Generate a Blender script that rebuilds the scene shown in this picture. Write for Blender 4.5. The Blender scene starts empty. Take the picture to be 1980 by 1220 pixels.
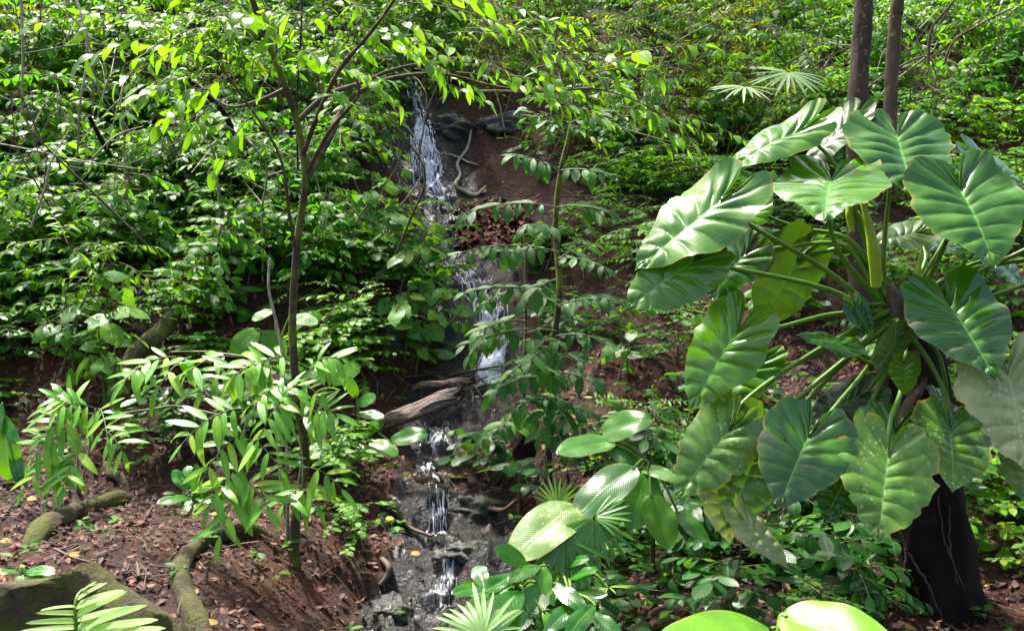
import bpy, math, random
import numpy as np
from mathutils import Vector, Matrix

# ------------------------------------------------------------------ camera, sky, sun, exposure
scene = bpy.context.scene
COL = scene.collection
F = 1900.0                      # focal length in pixels of the 1980 x 1220 photograph
CX, CY = 990.0, 610.0

cam_data = bpy.data.cameras.new('camera')
cam = bpy.data.objects.new('camera', cam_data)
COL.objects.link(cam)
cam.location = (0, 0, 0)        # eye point; the ground under it lies 1.6 m lower
cam.rotation_euler = (math.radians(90), 0, 0)
cam_data.sensor_width = 36.0
cam_data.lens = 36.0 * F / 1980.0
cam_data.clip_end = 500.0
cam_data.clip_start = 0.05
scene.camera = cam

SUN_EL, SUN_AZ = math.radians(63), math.radians(-42)      # azimuth from +Y, negative = to the left
SUN = Vector((math.sin(SUN_AZ) * math.cos(SUN_EL), math.cos(SUN_AZ) * math.cos(SUN_EL), math.sin(SUN_EL)))
world = bpy.data.worlds.new('World')
scene.world = world
world.use_nodes = True
wn = world.node_tree
for n in list(wn.nodes):
    wn.nodes.remove(n)
w_out = wn.nodes.new('ShaderNodeOutputWorld')
w_bg = wn.nodes.new('ShaderNodeBackground')
w_sky = wn.nodes.new('ShaderNodeTexSky')
w_sky.sky_type = 'NISHITA'
w_sky.sun_disc = False
w_sky.sun_elevation = SUN_EL
w_sky.sun_rotation = SUN_AZ
w_sky.air_density = 0.75
w_sky.dust_density = 5.0
w_sky.ozone_density = 0.4
w_bg.inputs['Strength'].default_value = 0.15
wn.links.new(w_sky.outputs[0], w_bg.inputs[0])
wn.links.new(w_bg.outputs[0], w_out.inputs[0])

sun_data = bpy.data.lights.new('sun', 'SUN')
sun_data.energy = 4.0
sun_data.angle = math.radians(2.2)
sun_data.color = (1.0, 0.95, 0.86)
sun = bpy.data.objects.new('sun', sun_data)
COL.objects.link(sun)
sun.location = SUN * 60
sun.rotation_euler = SUN.to_track_quat('Z', 'Y').to_euler()

scene.view_settings.view_transform = 'Standard'
scene.view_settings.look = 'None'
scene.view_settings.gamma = 1.0
scene.view_settings.use_curve_mapping = False
scene.view_settings.exposure = 1.85
scene.cycles.max_bounces = 6
scene.cycles.diffuse_bounces = 3
scene.cycles.glossy_bounces = 2
scene.cycles.transmission_bounces = 3
scene.cycles.transparent_max_bounces = 8
scene.cycles.sample_clamp_indirect = 6.0
scene.cycles.caustics_reflective = False
scene.cycles.caustics_refractive = False

rng = np.random.default_rng(11)
random.seed(11)

# ------------------------------------------------------------------ small maths
def P(px, py, y):
    """the point that lies y metres ahead of the eye in the direction of a photograph pixel"""
    return np.array(((px - CX) / F * y, y, (CY - py) / F * y))

def smooth(a, b, x):
    t = np.clip((x - a) / (b - a), 0, 1)
    return t * t * (3 - 2 * t)

_perm = rng.random((257, 257))
def vnoise(x, y):
    xi = np.floor(x).astype(int); yi = np.floor(y).astype(int)
    fx = x - xi; fy = y - yi
    fx = fx * fx * (3 - 2 * fx); fy = fy * fy * (3 - 2 * fy)
    x0 = xi % 256; y0 = yi % 256; x1 = (xi + 1) % 256; y1 = (yi + 1) % 256
    return (_perm[x0, y0] * (1 - fx) * (1 - fy) + _perm[x1, y0] * fx * (1 - fy) +
            _perm[x0, y1] * (1 - fx) * fy + _perm[x1, y1] * fx * fy) * 2 - 1

def fbm(x, y, scale, octs=4, gain=0.5):
    s = 0; a = 1.0; f = 1.0 / scale
    for k in range(octs):
        s = s + a * vnoise(x * f + 17.3 * k, y * f + 5.1 * k)
        a *= gain; f *= 2.03
    return s

def unit(v):
    v = np.asarray(v, float)
    return v / (np.linalg.norm(v) + 1e-12)

def frame(xdir, nhint):
    X = unit(xdir)
    Z = np.asarray(nhint, float); Z = Z - X * np.dot(Z, X)
    if np.linalg.norm(Z) < 1e-4:
        Z = np.array((0, 1, 0.01)) - X * np.dot((0, 1, 0.01), X)
    Z = unit(Z)
    return np.stack([X, np.cross(Z, X), Z])          # rows: images of the local axes

def curve_pts(ctrl, n):
    """Catmull-Rom through control points"""
    c = np.asarray(ctrl, float)
    if len(c) == 2:
        t = np.linspace(0, 1, n)[:, None]
        return c[0] * (1 - t) + c[1] * t
    c = np.vstack([2 * c[0] - c[1], c, 2 * c[-1] - c[-2]])
    m = len(c) - 3
    out = []
    for s in np.linspace(0, m - 1e-6, n):
        i = int(s); t = s - i
        p0, p1, p2, p3 = c[i:i + 4]
        out.append(0.5 * (2 * p1 + (p2 - p0) * t + (2 * p0 - 5 * p1 + 4 * p2 - p3) * t * t + (3 * p1 - p0 - 3 * p2 + p3) * t ** 3))
    return np.array(out)

# ------------------------------------------------------------------ mesh collecting
class MB:
    def __init__(self):
        self.V = []; self.Q = []; self.UV = []; self.T = []; self.n = 0
    def add(self, V, Q, uv=None, tint=0.5):
        V = np.asarray(V, float).reshape(-1, 3); Q = np.asarray(Q, int).reshape(-1, 4)
        self.V.append(V); self.Q.append(Q + self.n)
        self.UV.append(np.zeros((len(V), 2)) if uv is None else np.asarray(uv, float))
        self.T.append(np.full(len(V), tint, float) if np.isscalar(tint) else np.asarray(tint, float))
        self.n += len(V)
    def mesh(self, name, mats, smooth_faces=True, off=None):
        V = np.vstack(self.V); Q = np.vstack(self.Q); UV = np.vstack(self.UV); T = np.concatenate(self.T)
        if off is not None:
            V = V - np.asarray(off)
        me = bpy.data.meshes.new(name)
        me.vertices.add(len(V)); me.vertices.foreach_set('co', V.ravel().astype(np.float32))
        me.loops.add(Q.size); me.loops.foreach_set('vertex_index', Q.ravel().astype(np.int32))
        me.polygons.add(len(Q)); me.polygons.foreach_set('loop_start', np.arange(0, Q.size, 4, dtype=np.int32))
        me.polygons.foreach_set('use_smooth', np.full(len(Q), smooth_faces, dtype=bool))
        uvl = me.uv_layers.new(name='leaf')
        uvl.data.foreach_set('uv', UV[Q.ravel()].ravel().astype(np.float32))
        at = me.attributes.new('tint', 'FLOAT', 'POINT')
        at.data.foreach_set('value', T.astype(np.float32))
        for m in (mats if isinstance(mats, (list, tuple)) else [mats]):
            me.materials.append(m)
        me.update(); me.validate()
        return me
    def obj(self, name, mats, parent=None, off=None, smooth_faces=True):
        return link(name, self.mesh(name, mats, smooth_faces, off), parent)

def link(name, data, parent=None):
    o = bpy.data.objects.new(name, data)
    COL.objects.link(o)
    if parent is not None:
        o.parent = parent
    return o

def tag(o, label=None, cat=None, group=None, kind=None):
    if label: o['label'] = label
    if cat: o['category'] = cat
    if group: o['group'] = group
    if kind: o['kind'] = kind
    return o

def thing(name, label, cat, loc, group=None):
    o = link(name, None)
    o.location = tuple(loc)
    return tag(o, label, cat, group)

def grid_quads(nr, nc):
    i = np.arange(nr - 1)[:, None] * nc + np.arange(nc - 1)[None, :]
    i = i.ravel()
    return np.stack([i, i + 1, i + nc + 1, i + nc], 1)

def tube(mb, pts, radii, n=7, tint=0.5, rough=0.0, cap=True):
    pts = np.asarray(pts, float); m = len(pts)
    radii = np.full(m, radii, float) if np.isscalar(radii) else np.interp(np.linspace(0, 1, m), np.linspace(0, 1, len(radii)), radii)
    tan = np.gradient(pts, axis=0)
    tan /= np.linalg.norm(tan, axis=1)[:, None] + 1e-9
    ref = np.array((0.31, 0.9, 0.2)) if abs(tan[0] @ unit((0.31, 0.9, 0.2))) < 0.85 else np.array((1.0, 0, 0.1))
    ang = np.linspace(0, 2 * math.pi, n + 1)
    V = []
    u = unit(ref - tan[0] * (ref @ tan[0]))
    L = np.concatenate([[0], np.cumsum(np.linalg.norm(np.diff(pts, axis=0), axis=1))])
    for k in range(m):
        u = unit(u - tan[k] * (u @ tan[k]))
        v = np.cross(tan[k], u)
        rr = radii[k] * (1 + (rough * (vnoise(np.cos(ang) * 1.7 + 9 + L[k] * 3, np.sin(ang) * 1.7 + L[k] * 5 + k * 0.01)) if rough else 0))
        rr = np.broadcast_to(rr, ang.shape)
        V.append(pts[k] + (np.cos(ang) * rr)[:, None] * u + (np.sin(ang) * rr)[:, None] * v)
    V = np.array(V)
    V[:, -1] = V[:, 0]
    uv = np.stack(np.broadcast_arrays(np.linspace(0, 1, n + 1)[None, :], L[:, None]), -1).reshape(-1, 2)
    mb.add(V.reshape(-1, 3), grid_quads(m, n + 1), uv, tint)
    if cap:
        for k, s in ((m - 1, 1), (0, -1)):
            c = np.stack([V[k] * (1 - f) + pts[k] * f + tan[k] * s * radii[k] * 0.35 * math.sin(f * 1.57) for f in (0, 0.6, 0.985)])
            mb.add(c.reshape(-1, 3), grid_quads(3, n + 1), np.zeros((3 * (n + 1), 2)), tint)

# ------------------------------------------------------------------ leaf shapes (local: along +X, face +Z, unit length)
def leaf_unit(a=0.6, b=0.8, W=0.5, nu=5, nv=2, fold=0.25, bend=0.25, wave=0.0, acum=0.0, teeth=0.0, nrib=0, rib=0.0):
    u = np.linspace(0, 1, nu + 1); v = np.linspace(-1, 1, nv + 1)
    w = np.power(u, a) * np.power(1 - u, b)
    uu = np.linspace(0.001, 0.999, 200)
    w = w / (uu ** a * (1 - uu) ** b).max() * W / 2
    w = np.maximum(w, 0.004)
    if acum:
        w = w * (1 - acum * smooth(0.75, 0.92, u))
    Ug, Vg = np.meshgrid(u, v, indexing='ij')
    Wg = np.repeat(w[:, None], nv + 1, 1)
    if teeth:
        Wg = Wg * (1 + teeth * np.sin(Ug * 70) * (np.abs(Vg) > 0.9))
    x = Ug.copy(); y = Vg * Wg
    z = fold * np.abs(Vg) * Wg - fold * 0.6 * Vg ** 2 * Wg - bend * Ug ** 2
    x = x - bend * bend * 0.5 * Ug ** 3
    if wave:
        z = z + wave * np.sin(Ug * 13 + Vg * 1.5) * np.abs(Vg) ** 1.5 * W * 0.5
    if nrib:
        ph = (Ug - np.abs(Vg) * 0.22) * nrib
        z = z + rib * np.abs(np.sin(ph * math.pi)) * np.minimum(np.abs(Vg) * 2.5, 1) * (1 - 0.5 * np.abs(Vg))
    V = np.stack([x, y, z], -1).reshape(-1, 3)
    uv = np.stack([Ug, Vg * 0.5 + 0.5], -1).reshape(-1, 2)
    return V, grid_quads(nu + 1, nv + 1), uv

_outline = np.array([(0.0, 0.0), (-0.12, 0.022), (-0.27, 0.045), (-0.395, 0.135), (-0.42, 0.27), (-0.35, 0.40), (-0.20, 0.495), (-0.02, 0.54),
                     (0.17, 0.545), (0.36, 0.50), (0.54, 0.41), (0.70, 0.30), (0.83, 0.185), (0.93, 0.075), (1.0, 0.0)])
def cordate_unit(ns=44, nt=8, W=1.0, rib=0.02, nrib=9, droop=0.5, bend=0.25, cup=0.3, ruffle=0.03, seed=0, lobes=1.0, ragged=0.0):
    r = np.random.default_rng(seed)
    o = _outline.copy(); o[:, 1] *= W; o[:, 0] = np.where(o[:, 0] < 0, o[:, 0] * lobes, o[:, 0])
    m = curve_pts(o, ns + 1)
    s = np.linspace(0, 1, ns + 1)
    c = np.zeros((ns + 1, 2)); c[:, 0] = np.clip((s - 0.27) / 0.73, 0, 1) ** 1.15
    t = np.linspace(0, 1, nt + 1)
    Vs = []; Qs = []; UVs = []; n0 = 0
    for side in (1, -1):
        S, T = np.meshgrid(s, t, indexing='ij')
        edge = m.copy()
        ph = r.random() * 6
        wob = 1 + 0.035 * np.sin(s * 21 + ph) + 0.025 * np.sin(s * 47 + ph * 2)
        if ragged:
            wob = wob - ragged * np.maximum(0, vnoise(s * 34 + seed * 7.7, s * 0 + side * 3.3)) ** 1.5
        edge = c + (edge - c) * wob[:, None]
        bow = 0.10 * T * (1 - T)                     # veins sweep forward
        x = c[:, 0][:, None] * (1 - T) + edge[:, 0][:, None] * T - bow * 0.6
        y = (c[:, 1][:, None] * (1 - T) + edge[:, 1][:, None] * T) * side
        rad = np.sqrt(x * x + y * y)
        crease = np.abs(np.sin((S + 0.014 * vnoise(S * 9 + seed, S * 0 + side * 2.2) - 0.04 * T) * math.pi * nrib + 0.4)) ** 0.45
        z = rib * (0.65 + 0.55 * vnoise(S * 7 + seed * 3.1, T * 2.5 + side)) * (crease - 0.6) * np.minimum(T * 4, 1) * (1 - 0.65 * T ** 3)
        z = z + cup * np.abs(y) * 0.35 + 0.35 * np.maximum(-x, 0) * T - droop * y * y - bend * np.where(x > 0, x, x * 0.6) ** 2
        z = z + ruffle * np.sin(S * 26 + ph * 3) * T ** 3 + 0.02 * vnoise(x * 3 + seed, y * 3 + 4)
        V = np.stack([x, y, z], -1).reshape(-1, 3)
        q = grid_quads(ns + 1, nt + 1)
        if side == -1: q = q[:, ::-1]
        Vs.append(V); Qs.append(q + n0); n0 += len(V)
        UVs.append(np.stack([S, T], -1).reshape(-1, 2))
    return np.vstack(Vs), np.vstack(Qs), np.vstack(UVs)

def put(unit_leaf, base, xdir, nhint, L, Wf=1.0):
    V, Q, uv = unit_leaf
    M = frame(xdir, nhint)
    return np.asarray(base) + (V * np.array((L, L * Wf, L))) @ M, Q, uv

def mat4(base, xdir, nhint, L, Wf=1.0):
    R = frame(xdir, nhint)
    m = Matrix.Identity(4)
    for j, k in enumerate((L, L * Wf, L)):
        for i in range(3):
            m[i][j] = R[j][i] * k
    for i in range(3):
        m[i][3] = base[i]
    return m
# ------------------------------------------------------------------ materials
def new_mat(name):
    m = bpy.data.materials.new(name)
    m.use_nodes = True
    nt = m.node_tree
    for n in list(nt.nodes):
        nt.nodes.remove(n)
    out = nt.nodes.new('ShaderNodeOutputMaterial')
    return m, nt, out

class NT:
    def __init__(self, nt): self.nt = nt
    def n(self, t, **kw):
        nd = self.nt.nodes.new(t)
        for k, v in kw.items(): setattr(nd, k, v)
        return nd
    def l(self, a, b): self.nt.links.new(a, b)
    def val(self, sock, v):
        if hasattr(v, 'node'): self.l(v, sock)
        else: sock.default_value = v
    def math(self, op, a, b=0.0, c=0.0, clamp=False):
        nd = self.n('ShaderNodeMath', operation=op, use_clamp=clamp)
        for k, v in enumerate((a, b, c)): self.val(nd.inputs[k], v)
        return nd.outputs[0]
    def mix(self, f, a, b, blend='MIX'):
        nd = self.n('ShaderNodeMix', data_type='RGBA', blend_type=blend)
        self.val(nd.inputs[0], f)
        for k, v in ((6, a), (7, b)):
            self.val(nd.inputs[k], (*v, 1.0) if isinstance(v, tuple) and len(v) == 3 else v)
        return nd.outputs[2]
    def noise(self, scale, detail=4, rough=0.55, vec=None, dist=0.0):
        nd = self.n('ShaderNodeTexNoise')
        nd.inputs['Scale'].default_value = scale; nd.inputs['Detail'].default_value = detail
        nd.inputs['Roughness'].default_value = rough; nd.inputs['Distortion'].default_value = dist
        if vec is not None: self.l(vec, nd.inputs['Vector'])
        return nd.outputs['Fac']
    def ramp(self, f, stops):
        nd = self.n('ShaderNodeValToRGB')
        el = nd.color_ramp.elements
        while len(el) > 1: el.remove(el[-1])
        for k, (p, c) in enumerate(stops):
            e = el[0] if k == 0 else el.new(p)
            e.position = p
            e.color = (*c, 1.0) if isinstance(c, tuple) else (c, c, c, 1.0)
        self.val(nd.inputs[0], f)
        return nd.outputs[0]
    def rng(self, v, a, b, c=0.0, d=1.0):
        nd = self.n('ShaderNodeMapRange', clamp=True)
        for k, q in enumerate((v, a, b, c, d)): self.val(nd.inputs[k], q)
        return nd.outputs[0]

def leaf_mat(name, stops, rough=0.36, transl=0.35, tcol=(0.30, 0.50, 0.03), nvein=9, vein=0.25, vcol=None, spots=None, spec=0.5, cord=False, edge=None, bump=0.25):
    m, nt, out = new_mat(name); g = NT(nt)
    at = g.n('ShaderNodeAttribute', attribute_name='tint').outputs['Fac']
    oi = g.n('ShaderNodeObjectInfo').outputs['Random']
    uv = g.n('ShaderNodeUVMap', uv_map='leaf').outputs[0]
    sep = g.n('ShaderNodeSeparateXYZ'); g.l(uv, sep.inputs[0])
    u, v = sep.outputs[0], sep.outputs[1]
    t = g.math('ADD', at, g.math('MULTIPLY', g.math('SUBTRACT', oi, 0.5), 0.35), clamp=True)
    col = g.ramp(t, stops)
    geo = g.n('ShaderNodeNewGeometry')
    pos = g.n('ShaderNodeTexCoord').outputs['Object']
    blot = g.noise(14.0, 3, 0.6, pos)
    col = g.mix(g.rng(blot, 0.35, 0.75), col, g.mix(1.0, col, (0.62, 0.72, 0.6), 'MULTIPLY'))
    av = v if cord else g.math('ABSOLUTE', g.math('MULTIPLY_ADD', v, 2.0, -1.0))
    # lateral veins and midrib
    if cord:
        ph = g.math('MULTIPLY_ADD', u, nvein * math.pi, 0.4 - 0.0)
    else:
        ph = g.math('MULTIPLY', g.math('SUBTRACT', u, g.math('MULTIPLY', av, 0.22)), nvein * math.pi)
    sn = g.math('ABSOLUTE', g.math('SINE', ph))
    vl = g.rng(sn, 0.0, 0.16, 1.0, 0.0)
    mid = g.rng(av, 0.0, 0.045 if cord else 0.07, 1.0, 0.0)
    vc = vcol or tuple(min(1, c * 1.5 + 0.03) for c in stops[-1][1])
    col = g.mix(g.math('MULTIPLY', vl, vein * 0.55), col, vc)
    col = g.mix(g.math('MULTIPLY', mid, min(1, vein * 2.2)), col, vc)
    if spots:
        sp = g.n('ShaderNodeTexVoronoi'); sp.inputs['Scale'].default_value = 42.0; g.l(pos, sp.inputs['Vector'])
        spm = g.math('MULTIPLY', g.rng(sp.outputs['Distance'], 0.18, 0.32, 1, 0), g.rng(g.noise(7, 3, 0.6, pos), 0.42, 0.56))
        col = g.mix(g.math('MULTIPLY', spm, 0.75), col, spots)
        film = g.rng(g.noise(26, 5, 0.7, pos), 0.45, 0.75)
        col = g.mix(g.math('MULTIPLY', film, 0.26), col, spots)
    if cord:
        old = g.math('MULTIPLY', g.rng(g.noise(19, 4, 0.65, pos), 0.66, 0.74), 0.8)
        col = g.mix(old, col, (0.16, 0.11, 0.03))
        col = g.mix(g.math('MULTIPLY', g.rng(g.noise(4.5, 3, 0.6, pos), 0.5, 0.75), 0.45), col, tuple(min(1, c * 1.5 + 0.02) for c in stops[-1][1]))
    if edge:
        em = g.math('MULTIPLY', g.rng(av, 0.93, 1.0), g.rng(g.noise(9, 3, 0.6, pos), 0.45, 0.6))
        col = g.mix(em, col, edge)
    bs = g.n('ShaderNodeBsdfPrincipled')
    g.l(col, bs.inputs['Base Color'])
    g.l(g.rng(blot, 0.3, 0.7, rough * 0.8, rough * 1.3), bs.inputs['Roughness'])
    bs.inputs['Specular IOR Level'].default_value = spec
    bm = g.n('ShaderNodeBump'); bm.inputs['Strength'].default_value = bump; bm.inputs['Distance'].default_value = 0.004
    hh = g.math('ADD', g.math('MULTIPLY', g.math('POWER', sn, 0.5), 0.8), g.math('ADD', g.math('MULTIPLY', g.noise(60, 3, 0.6, pos), 0.5), g.math('MULTIPLY', mid, -0.7)))
    g.l(hh, bm.inputs['Height']); g.l(bm.outputs[0], bs.inputs['Normal'])
    tr = g.n('ShaderNodeBsdfTranslucent')
    g.l(g.mix(0.55, col, tcol), tr.inputs['Color'])
    mx = g.n('ShaderNodeMixShader'); mx.inputs[0].default_value = transl
    g.l(bs.outputs[0], mx.inputs[1]); g.l(tr.outputs[0], mx.inputs[2])
    g.l(mx.outputs[0], out.inputs['Surface'])
    return m

def simple_mat(name, c1, c2, scale=12.0, rough=0.7, c3=None, s3=4.0, t3=(0.52, 0.62), bump=0.6, dist=0.01, stretch=None, spec=0.3):
    m, nt, out = new_mat(name); g = NT(nt)
    pos = g.n('ShaderNodeTexCoord').outputs['Object']
    vec = pos
    if stretch:
        mp = g.n('ShaderNodeMapping'); mp.inputs['Scale'].default_value = stretch; g.l(pos, mp.inputs[0]); vec = mp.outputs[0]
    nz = g.noise(scale, 6, 0.65, vec)
    col = g.mix(g.rng(nz, 0.32, 0.68), c1, c2)
    if c3:
        col = g.mix(g.rng(g.noise(s3, 5, 0.65, pos), *t3), col, c3)
    bs = g.n('ShaderNodeBsdfPrincipled')
    g.l(col, bs.inputs['Base Color']); bs.inputs['Roughness'].default_value = rough
    bs.inputs['Specular IOR Level'].default_value = spec
    bm = g.n('ShaderNodeBump'); bm.inputs['Strength'].default_value = bump; bm.inputs['Distance'].default_value = dist
    g.l(g.noise(scale * 2.2, 6, 0.7, vec), bm.inputs['Height']); g.l(bm.outputs[0], bs.inputs['Normal'])
    g.l(bs.outputs[0], out.inputs['Surface'])
    return m

def tint_mat(name, stops, rough=0.7, transl=0.0, bump=0.3):
    m, nt, out = new_mat(name); g = NT(nt)
    at = g.n('ShaderNodeAttribute', attribute_name='tint').outputs['Fac']
    pos = g.n('ShaderNodeTexCoord').outputs['Object']
    col = g.ramp(at, stops)
    nz = g.noise(35, 4, 0.6, pos)
    col = g.mix(g.rng(nz, 0.35, 0.7), col, g.mix(1.0, col, (0.5, 0.5, 0.5), 'MULTIPLY'))
    bs = g.n('ShaderNodeBsdfPrincipled')
    g.l(col, bs.inputs['Base Color']); bs.inputs['Roughness'].default_value = rough
    bs.inputs['Specular IOR Level'].default_value = 0.35
    bm = g.n('ShaderNodeBump'); bm.inputs['Strength'].default_value = bump; bm.inputs['Distance'].default_value = 0.005
    g.l(nz, bm.inputs['Height']); g.l(bm.outputs[0], bs.inputs['Normal'])
    g.l(bs.outputs[0], out.inputs['Surface'])
    return m

def ground_mat():
    m, nt, out = new_mat('forest_soil'); g = NT(nt)
    pos = g.n('ShaderNodeTexCoord').outputs['Object']
    wet = g.n('ShaderNodeAttribute', attribute_name='tint').outputs['Fac']      # 1 = bare wet bedrock beside the stream
    n1 = g.noise(1.3, 6, 0.6, pos); n2 = g.noise(9.0, 6, 0.7, pos); n3 = g.noise(38.0, 5, 0.7, pos)
    soil = g.mix(g.rng(n1, 0.38, 0.62), (0.011, 0.005, 0.003), (0.070, 0.020, 0.008))
    soil = g.mix(g.rng(n2, 0.4, 0.65), soil, (0.020, 0.010, 0.007))
    soil = g.mix(g.rng(n3, 0.5, 0.75), soil, (0.10, 0.034, 0.016))
    soil = g.mix(g.rng(n3, 0.45, 0.25), soil, (0.006, 0.003, 0.003))
    mp = g.n('ShaderNodeMapping'); mp.inputs['Scale'].default_value = (1.0, 1.0, 2.2); g.l(pos, mp.inputs[0])
    r1 = g.noise(5.0, 7, 0.65, mp.outputs[0], 0.6); r2 = g.noise(30.0, 6, 0.75, mp.outputs[0])
    rock = g.mix(g.rng(r1, 0.35, 0.65), (0.006, 0.0055, 0.006), (0.022, 0.020, 0.020))
    rock = g.mix(g.rng(r2, 0.5, 0.8), rock, (0.030, 0.027, 0.028))
    rock = g.mix(g.math('MULTIPLY', g.rng(n1, 0.55, 0.72), 0.6), rock, (0.075, 0.030, 0.014))
    rock = g.mix(g.math('MULTIPLY', g.rng(g.noise(2.6, 5, 0.7, pos), 0.56, 0.70), 0.75), rock, (0.028, 0.042, 0.007))
    wf = g.rng(g.math('ADD', wet, g.math('MULTIPLY', g.math('SUBTRACT', n2, 0.5), 0.7)), 0.38, 0.6)
    col = g.mix(wf, soil, rock)
    bs = g.n('ShaderNodeBsdfPrincipled'); g.l(col, bs.inputs['Base Color'])
    g.l(g.mix(wf, (0.85, 0.85, 0.85), g.mix(g.rng(r2, 0.4, 0.6), (0.18, 0.18, 0.18), (0.5, 0.5, 0.5))), bs.inputs['Roughness'])
    bs.inputs['Specular IOR Level'].default_value = 0.28
    bm = g.n('ShaderNodeBump'); bm.inputs['Strength'].default_value = 1.0; bm.inputs['Distance'].default_value = 0.035
    g.l(g.math('ADD', g.math('MULTIPLY', n3, 0.5), g.math('ADD', g.math('MULTIPLY', n2, 0.6), g.math('MULTIPLY', r2, 0.35))), bm.inputs['Height'])
    g.l(bm.outputs[0], bs.inputs['Normal'])
    g.l(bs.outputs[0], out.inputs['Surface'])
    return m

def water_mat(name, foam_bias=0.0):
    m, nt, out = new_mat(name); g = NT(nt)
    uv = g.n('ShaderNodeUVMap', uv_map='leaf').outputs[0]
    at = g.n('ShaderNodeAttribute', attribute_name='tint').outputs['Fac']        # steepness of the fall
    mp = g.n('ShaderNodeMapping'); mp.inputs['Scale'].default_value = (20.0, 8.0, 1.0); g.l(uv, mp.inputs[0])
    s1 = g.noise(1.0, 5, 0.7, mp.outputs[0], 0.5)
    mp2 = g.n('ShaderNodeMapping'); mp2.inputs['Scale'].default_value = (70.0, 34.0, 1.0); g.l(uv, mp2.inputs[0])
    s2 = g.noise(1.0, 4, 0.7, mp2.outputs[0], 0.8)
    f = g.math('ADD', g.math('MULTIPLY', s1, 0.6), g.math('MULTIPLY', s2, 0.5))
    f = g.math('ADD', f, g.math('MULTIPLY', g.math('SUBTRACT', at, 0.5), 0.42))
    foam = g.rng(f, 0.58 - foam_bias, 0.74 - foam_bias)
    bm = g.n('ShaderNodeBump'); bm.inputs['Strength'].default_value = 0.8; bm.inputs['Distance'].default_value = 0.012
    g.l(g.math('ADD', s1, g.math('MULTIPLY', s2, 0.6)), bm.inputs['Height'])
    tr = g.n('ShaderNodeBsdfTransparent'); tr.inputs[0].default_value = (0.80, 0.80, 0.80, 1)
    gl = g.n('ShaderNodeBsdfGlossy'); gl.inputs['Roughness'].default_value = 0.08; g.l(bm.outputs[0], gl.inputs['Normal'])
    fr = g.n('ShaderNodeFresnel'); fr.inputs['IOR'].default_value = 1.33; g.l(bm.outputs[0], fr.inputs['Normal'])
    mx = g.n('ShaderNodeMixShader'); g.l(fr.outputs[0], mx.inputs[0]); g.l(tr.outputs[0], mx.inputs[1]); g.l(gl.outputs[0], mx.inputs[2])
    df = g.n('ShaderNodeBsdfPrincipled'); df.inputs['Base Color'].default_value = (0.80, 0.81, 0.90, 1); df.inputs['Roughness'].default_value = 0.35
    g.l(bm.outputs[0], df.inputs['Normal'])
    m2 = g.n('ShaderNodeMixShader'); g.l(g.math('MULTIPLY', foam, 0.8), m2.inputs[0]); g.l(mx.outputs[0], m2.inputs[1]); g.l(df.outputs[0], m2.inputs[2])
    g.l(m2.outputs[0], out.inputs['Surface'])
    return m

G = lambda *s: list(s)
M = {}
M['shrub'] = leaf_mat('leaf_shrub', G((0.0, (0.007, 0.045, 0.002)), (0.5, (0.023, 0.135, 0.005)), (0.85, (0.075, 0.235, 0.006)), (1.0, (0.20, 0.28, 0.005))), rough=0.40, transl=0.42, tcol=(0.22, 0.64, 0.01), spec=0.18)
M['bright'] = leaf_mat('leaf_bright', G((0.0, (0.020, 0.095, 0.003)), (0.5, (0.070, 0.250, 0.005)), (0.9, (0.19, 0.37, 0.006)), (1.0, (0.25, 0.28, 0.01))), rough=0.38, transl=0.45, tcol=(0.36, 0.75, 0.01), spec=0.24)
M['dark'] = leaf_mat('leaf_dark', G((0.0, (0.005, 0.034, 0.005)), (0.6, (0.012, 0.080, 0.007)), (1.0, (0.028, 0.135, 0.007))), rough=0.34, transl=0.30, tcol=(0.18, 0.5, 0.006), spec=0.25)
M['olive'] = leaf_mat('leaf_olive', G((0.0, (0.018, 0.070, 0.004)), (0.6, (0.060, 0.160, 0.005)), (0.95, (0.15, 0.24, 0.008)), (1.0, (0.34, 0.2, 0.01))), rough=0.38, transl=0.45, tcol=(0.55, 0.72, 0.004), spec=0.15)
M['heart'] = leaf_mat('leaf_heart', G((0.0, (0.020, 0.110, 0.008)), (0.7, (0.055, 0.210, 0.010)), (1.0, (0.18, 0.29, 0.01))), rough=0.42, transl=0.38, tcol=(0.3, 0.6, 0.02), cord=True, nvein=6, vein=0.3, bump=0.15, spec=0.35)
M['pinnate'] = leaf_mat('leaf_pinnate', G((0.0, (0.060, 0.230, 0.018)), (0.7, (0.140, 0.400, 0.040)), (1.0, (0.36, 0.54, 0.05))), rough=0.28, transl=0.40, tcol=(0.42, 0.75, 0.03), vein=0.3, spec=0.28)
M['sapling'] = leaf_mat('leaf_sapling', G((0.0, (0.010, 0.065, 0.004)), (0.6, (0.026, 0.130, 0.006)), (1.0, (0.070, 0.21, 0.008))), rough=0.46, transl=0.35, tcol=(0.2, 0.55, 0.02), spec=0.28)
M['ribbed'] = leaf_mat('leaf_ribbed', G((0.0, (0.016, 0.095, 0.010)), (0.6, (0.040, 0.170, 0.014)), (1.0, (0.14, 0.32, 0.015))), rough=0.28, transl=0.28, tcol=(0.3, 0.65, 0.02), nvein=34, vein=0.10, bump=0.22, edge=(0.30, 0.19, 0.03), vcol=(0.14, 0.32, 0.03), spec=0.45)
M['speckled'] = leaf_mat('leaf_ribbed_speckled', G((0.0, (0.05, 0.14, 0.018)), (1.0, (0.16, 0.30, 0.03))), rough=0.4, transl=0.2, nvein=34, vein=0.12, bump=0.22, spots=(0.42, 0.46, 0.20), edge=(0.35, 0.22, 0.05))
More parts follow.
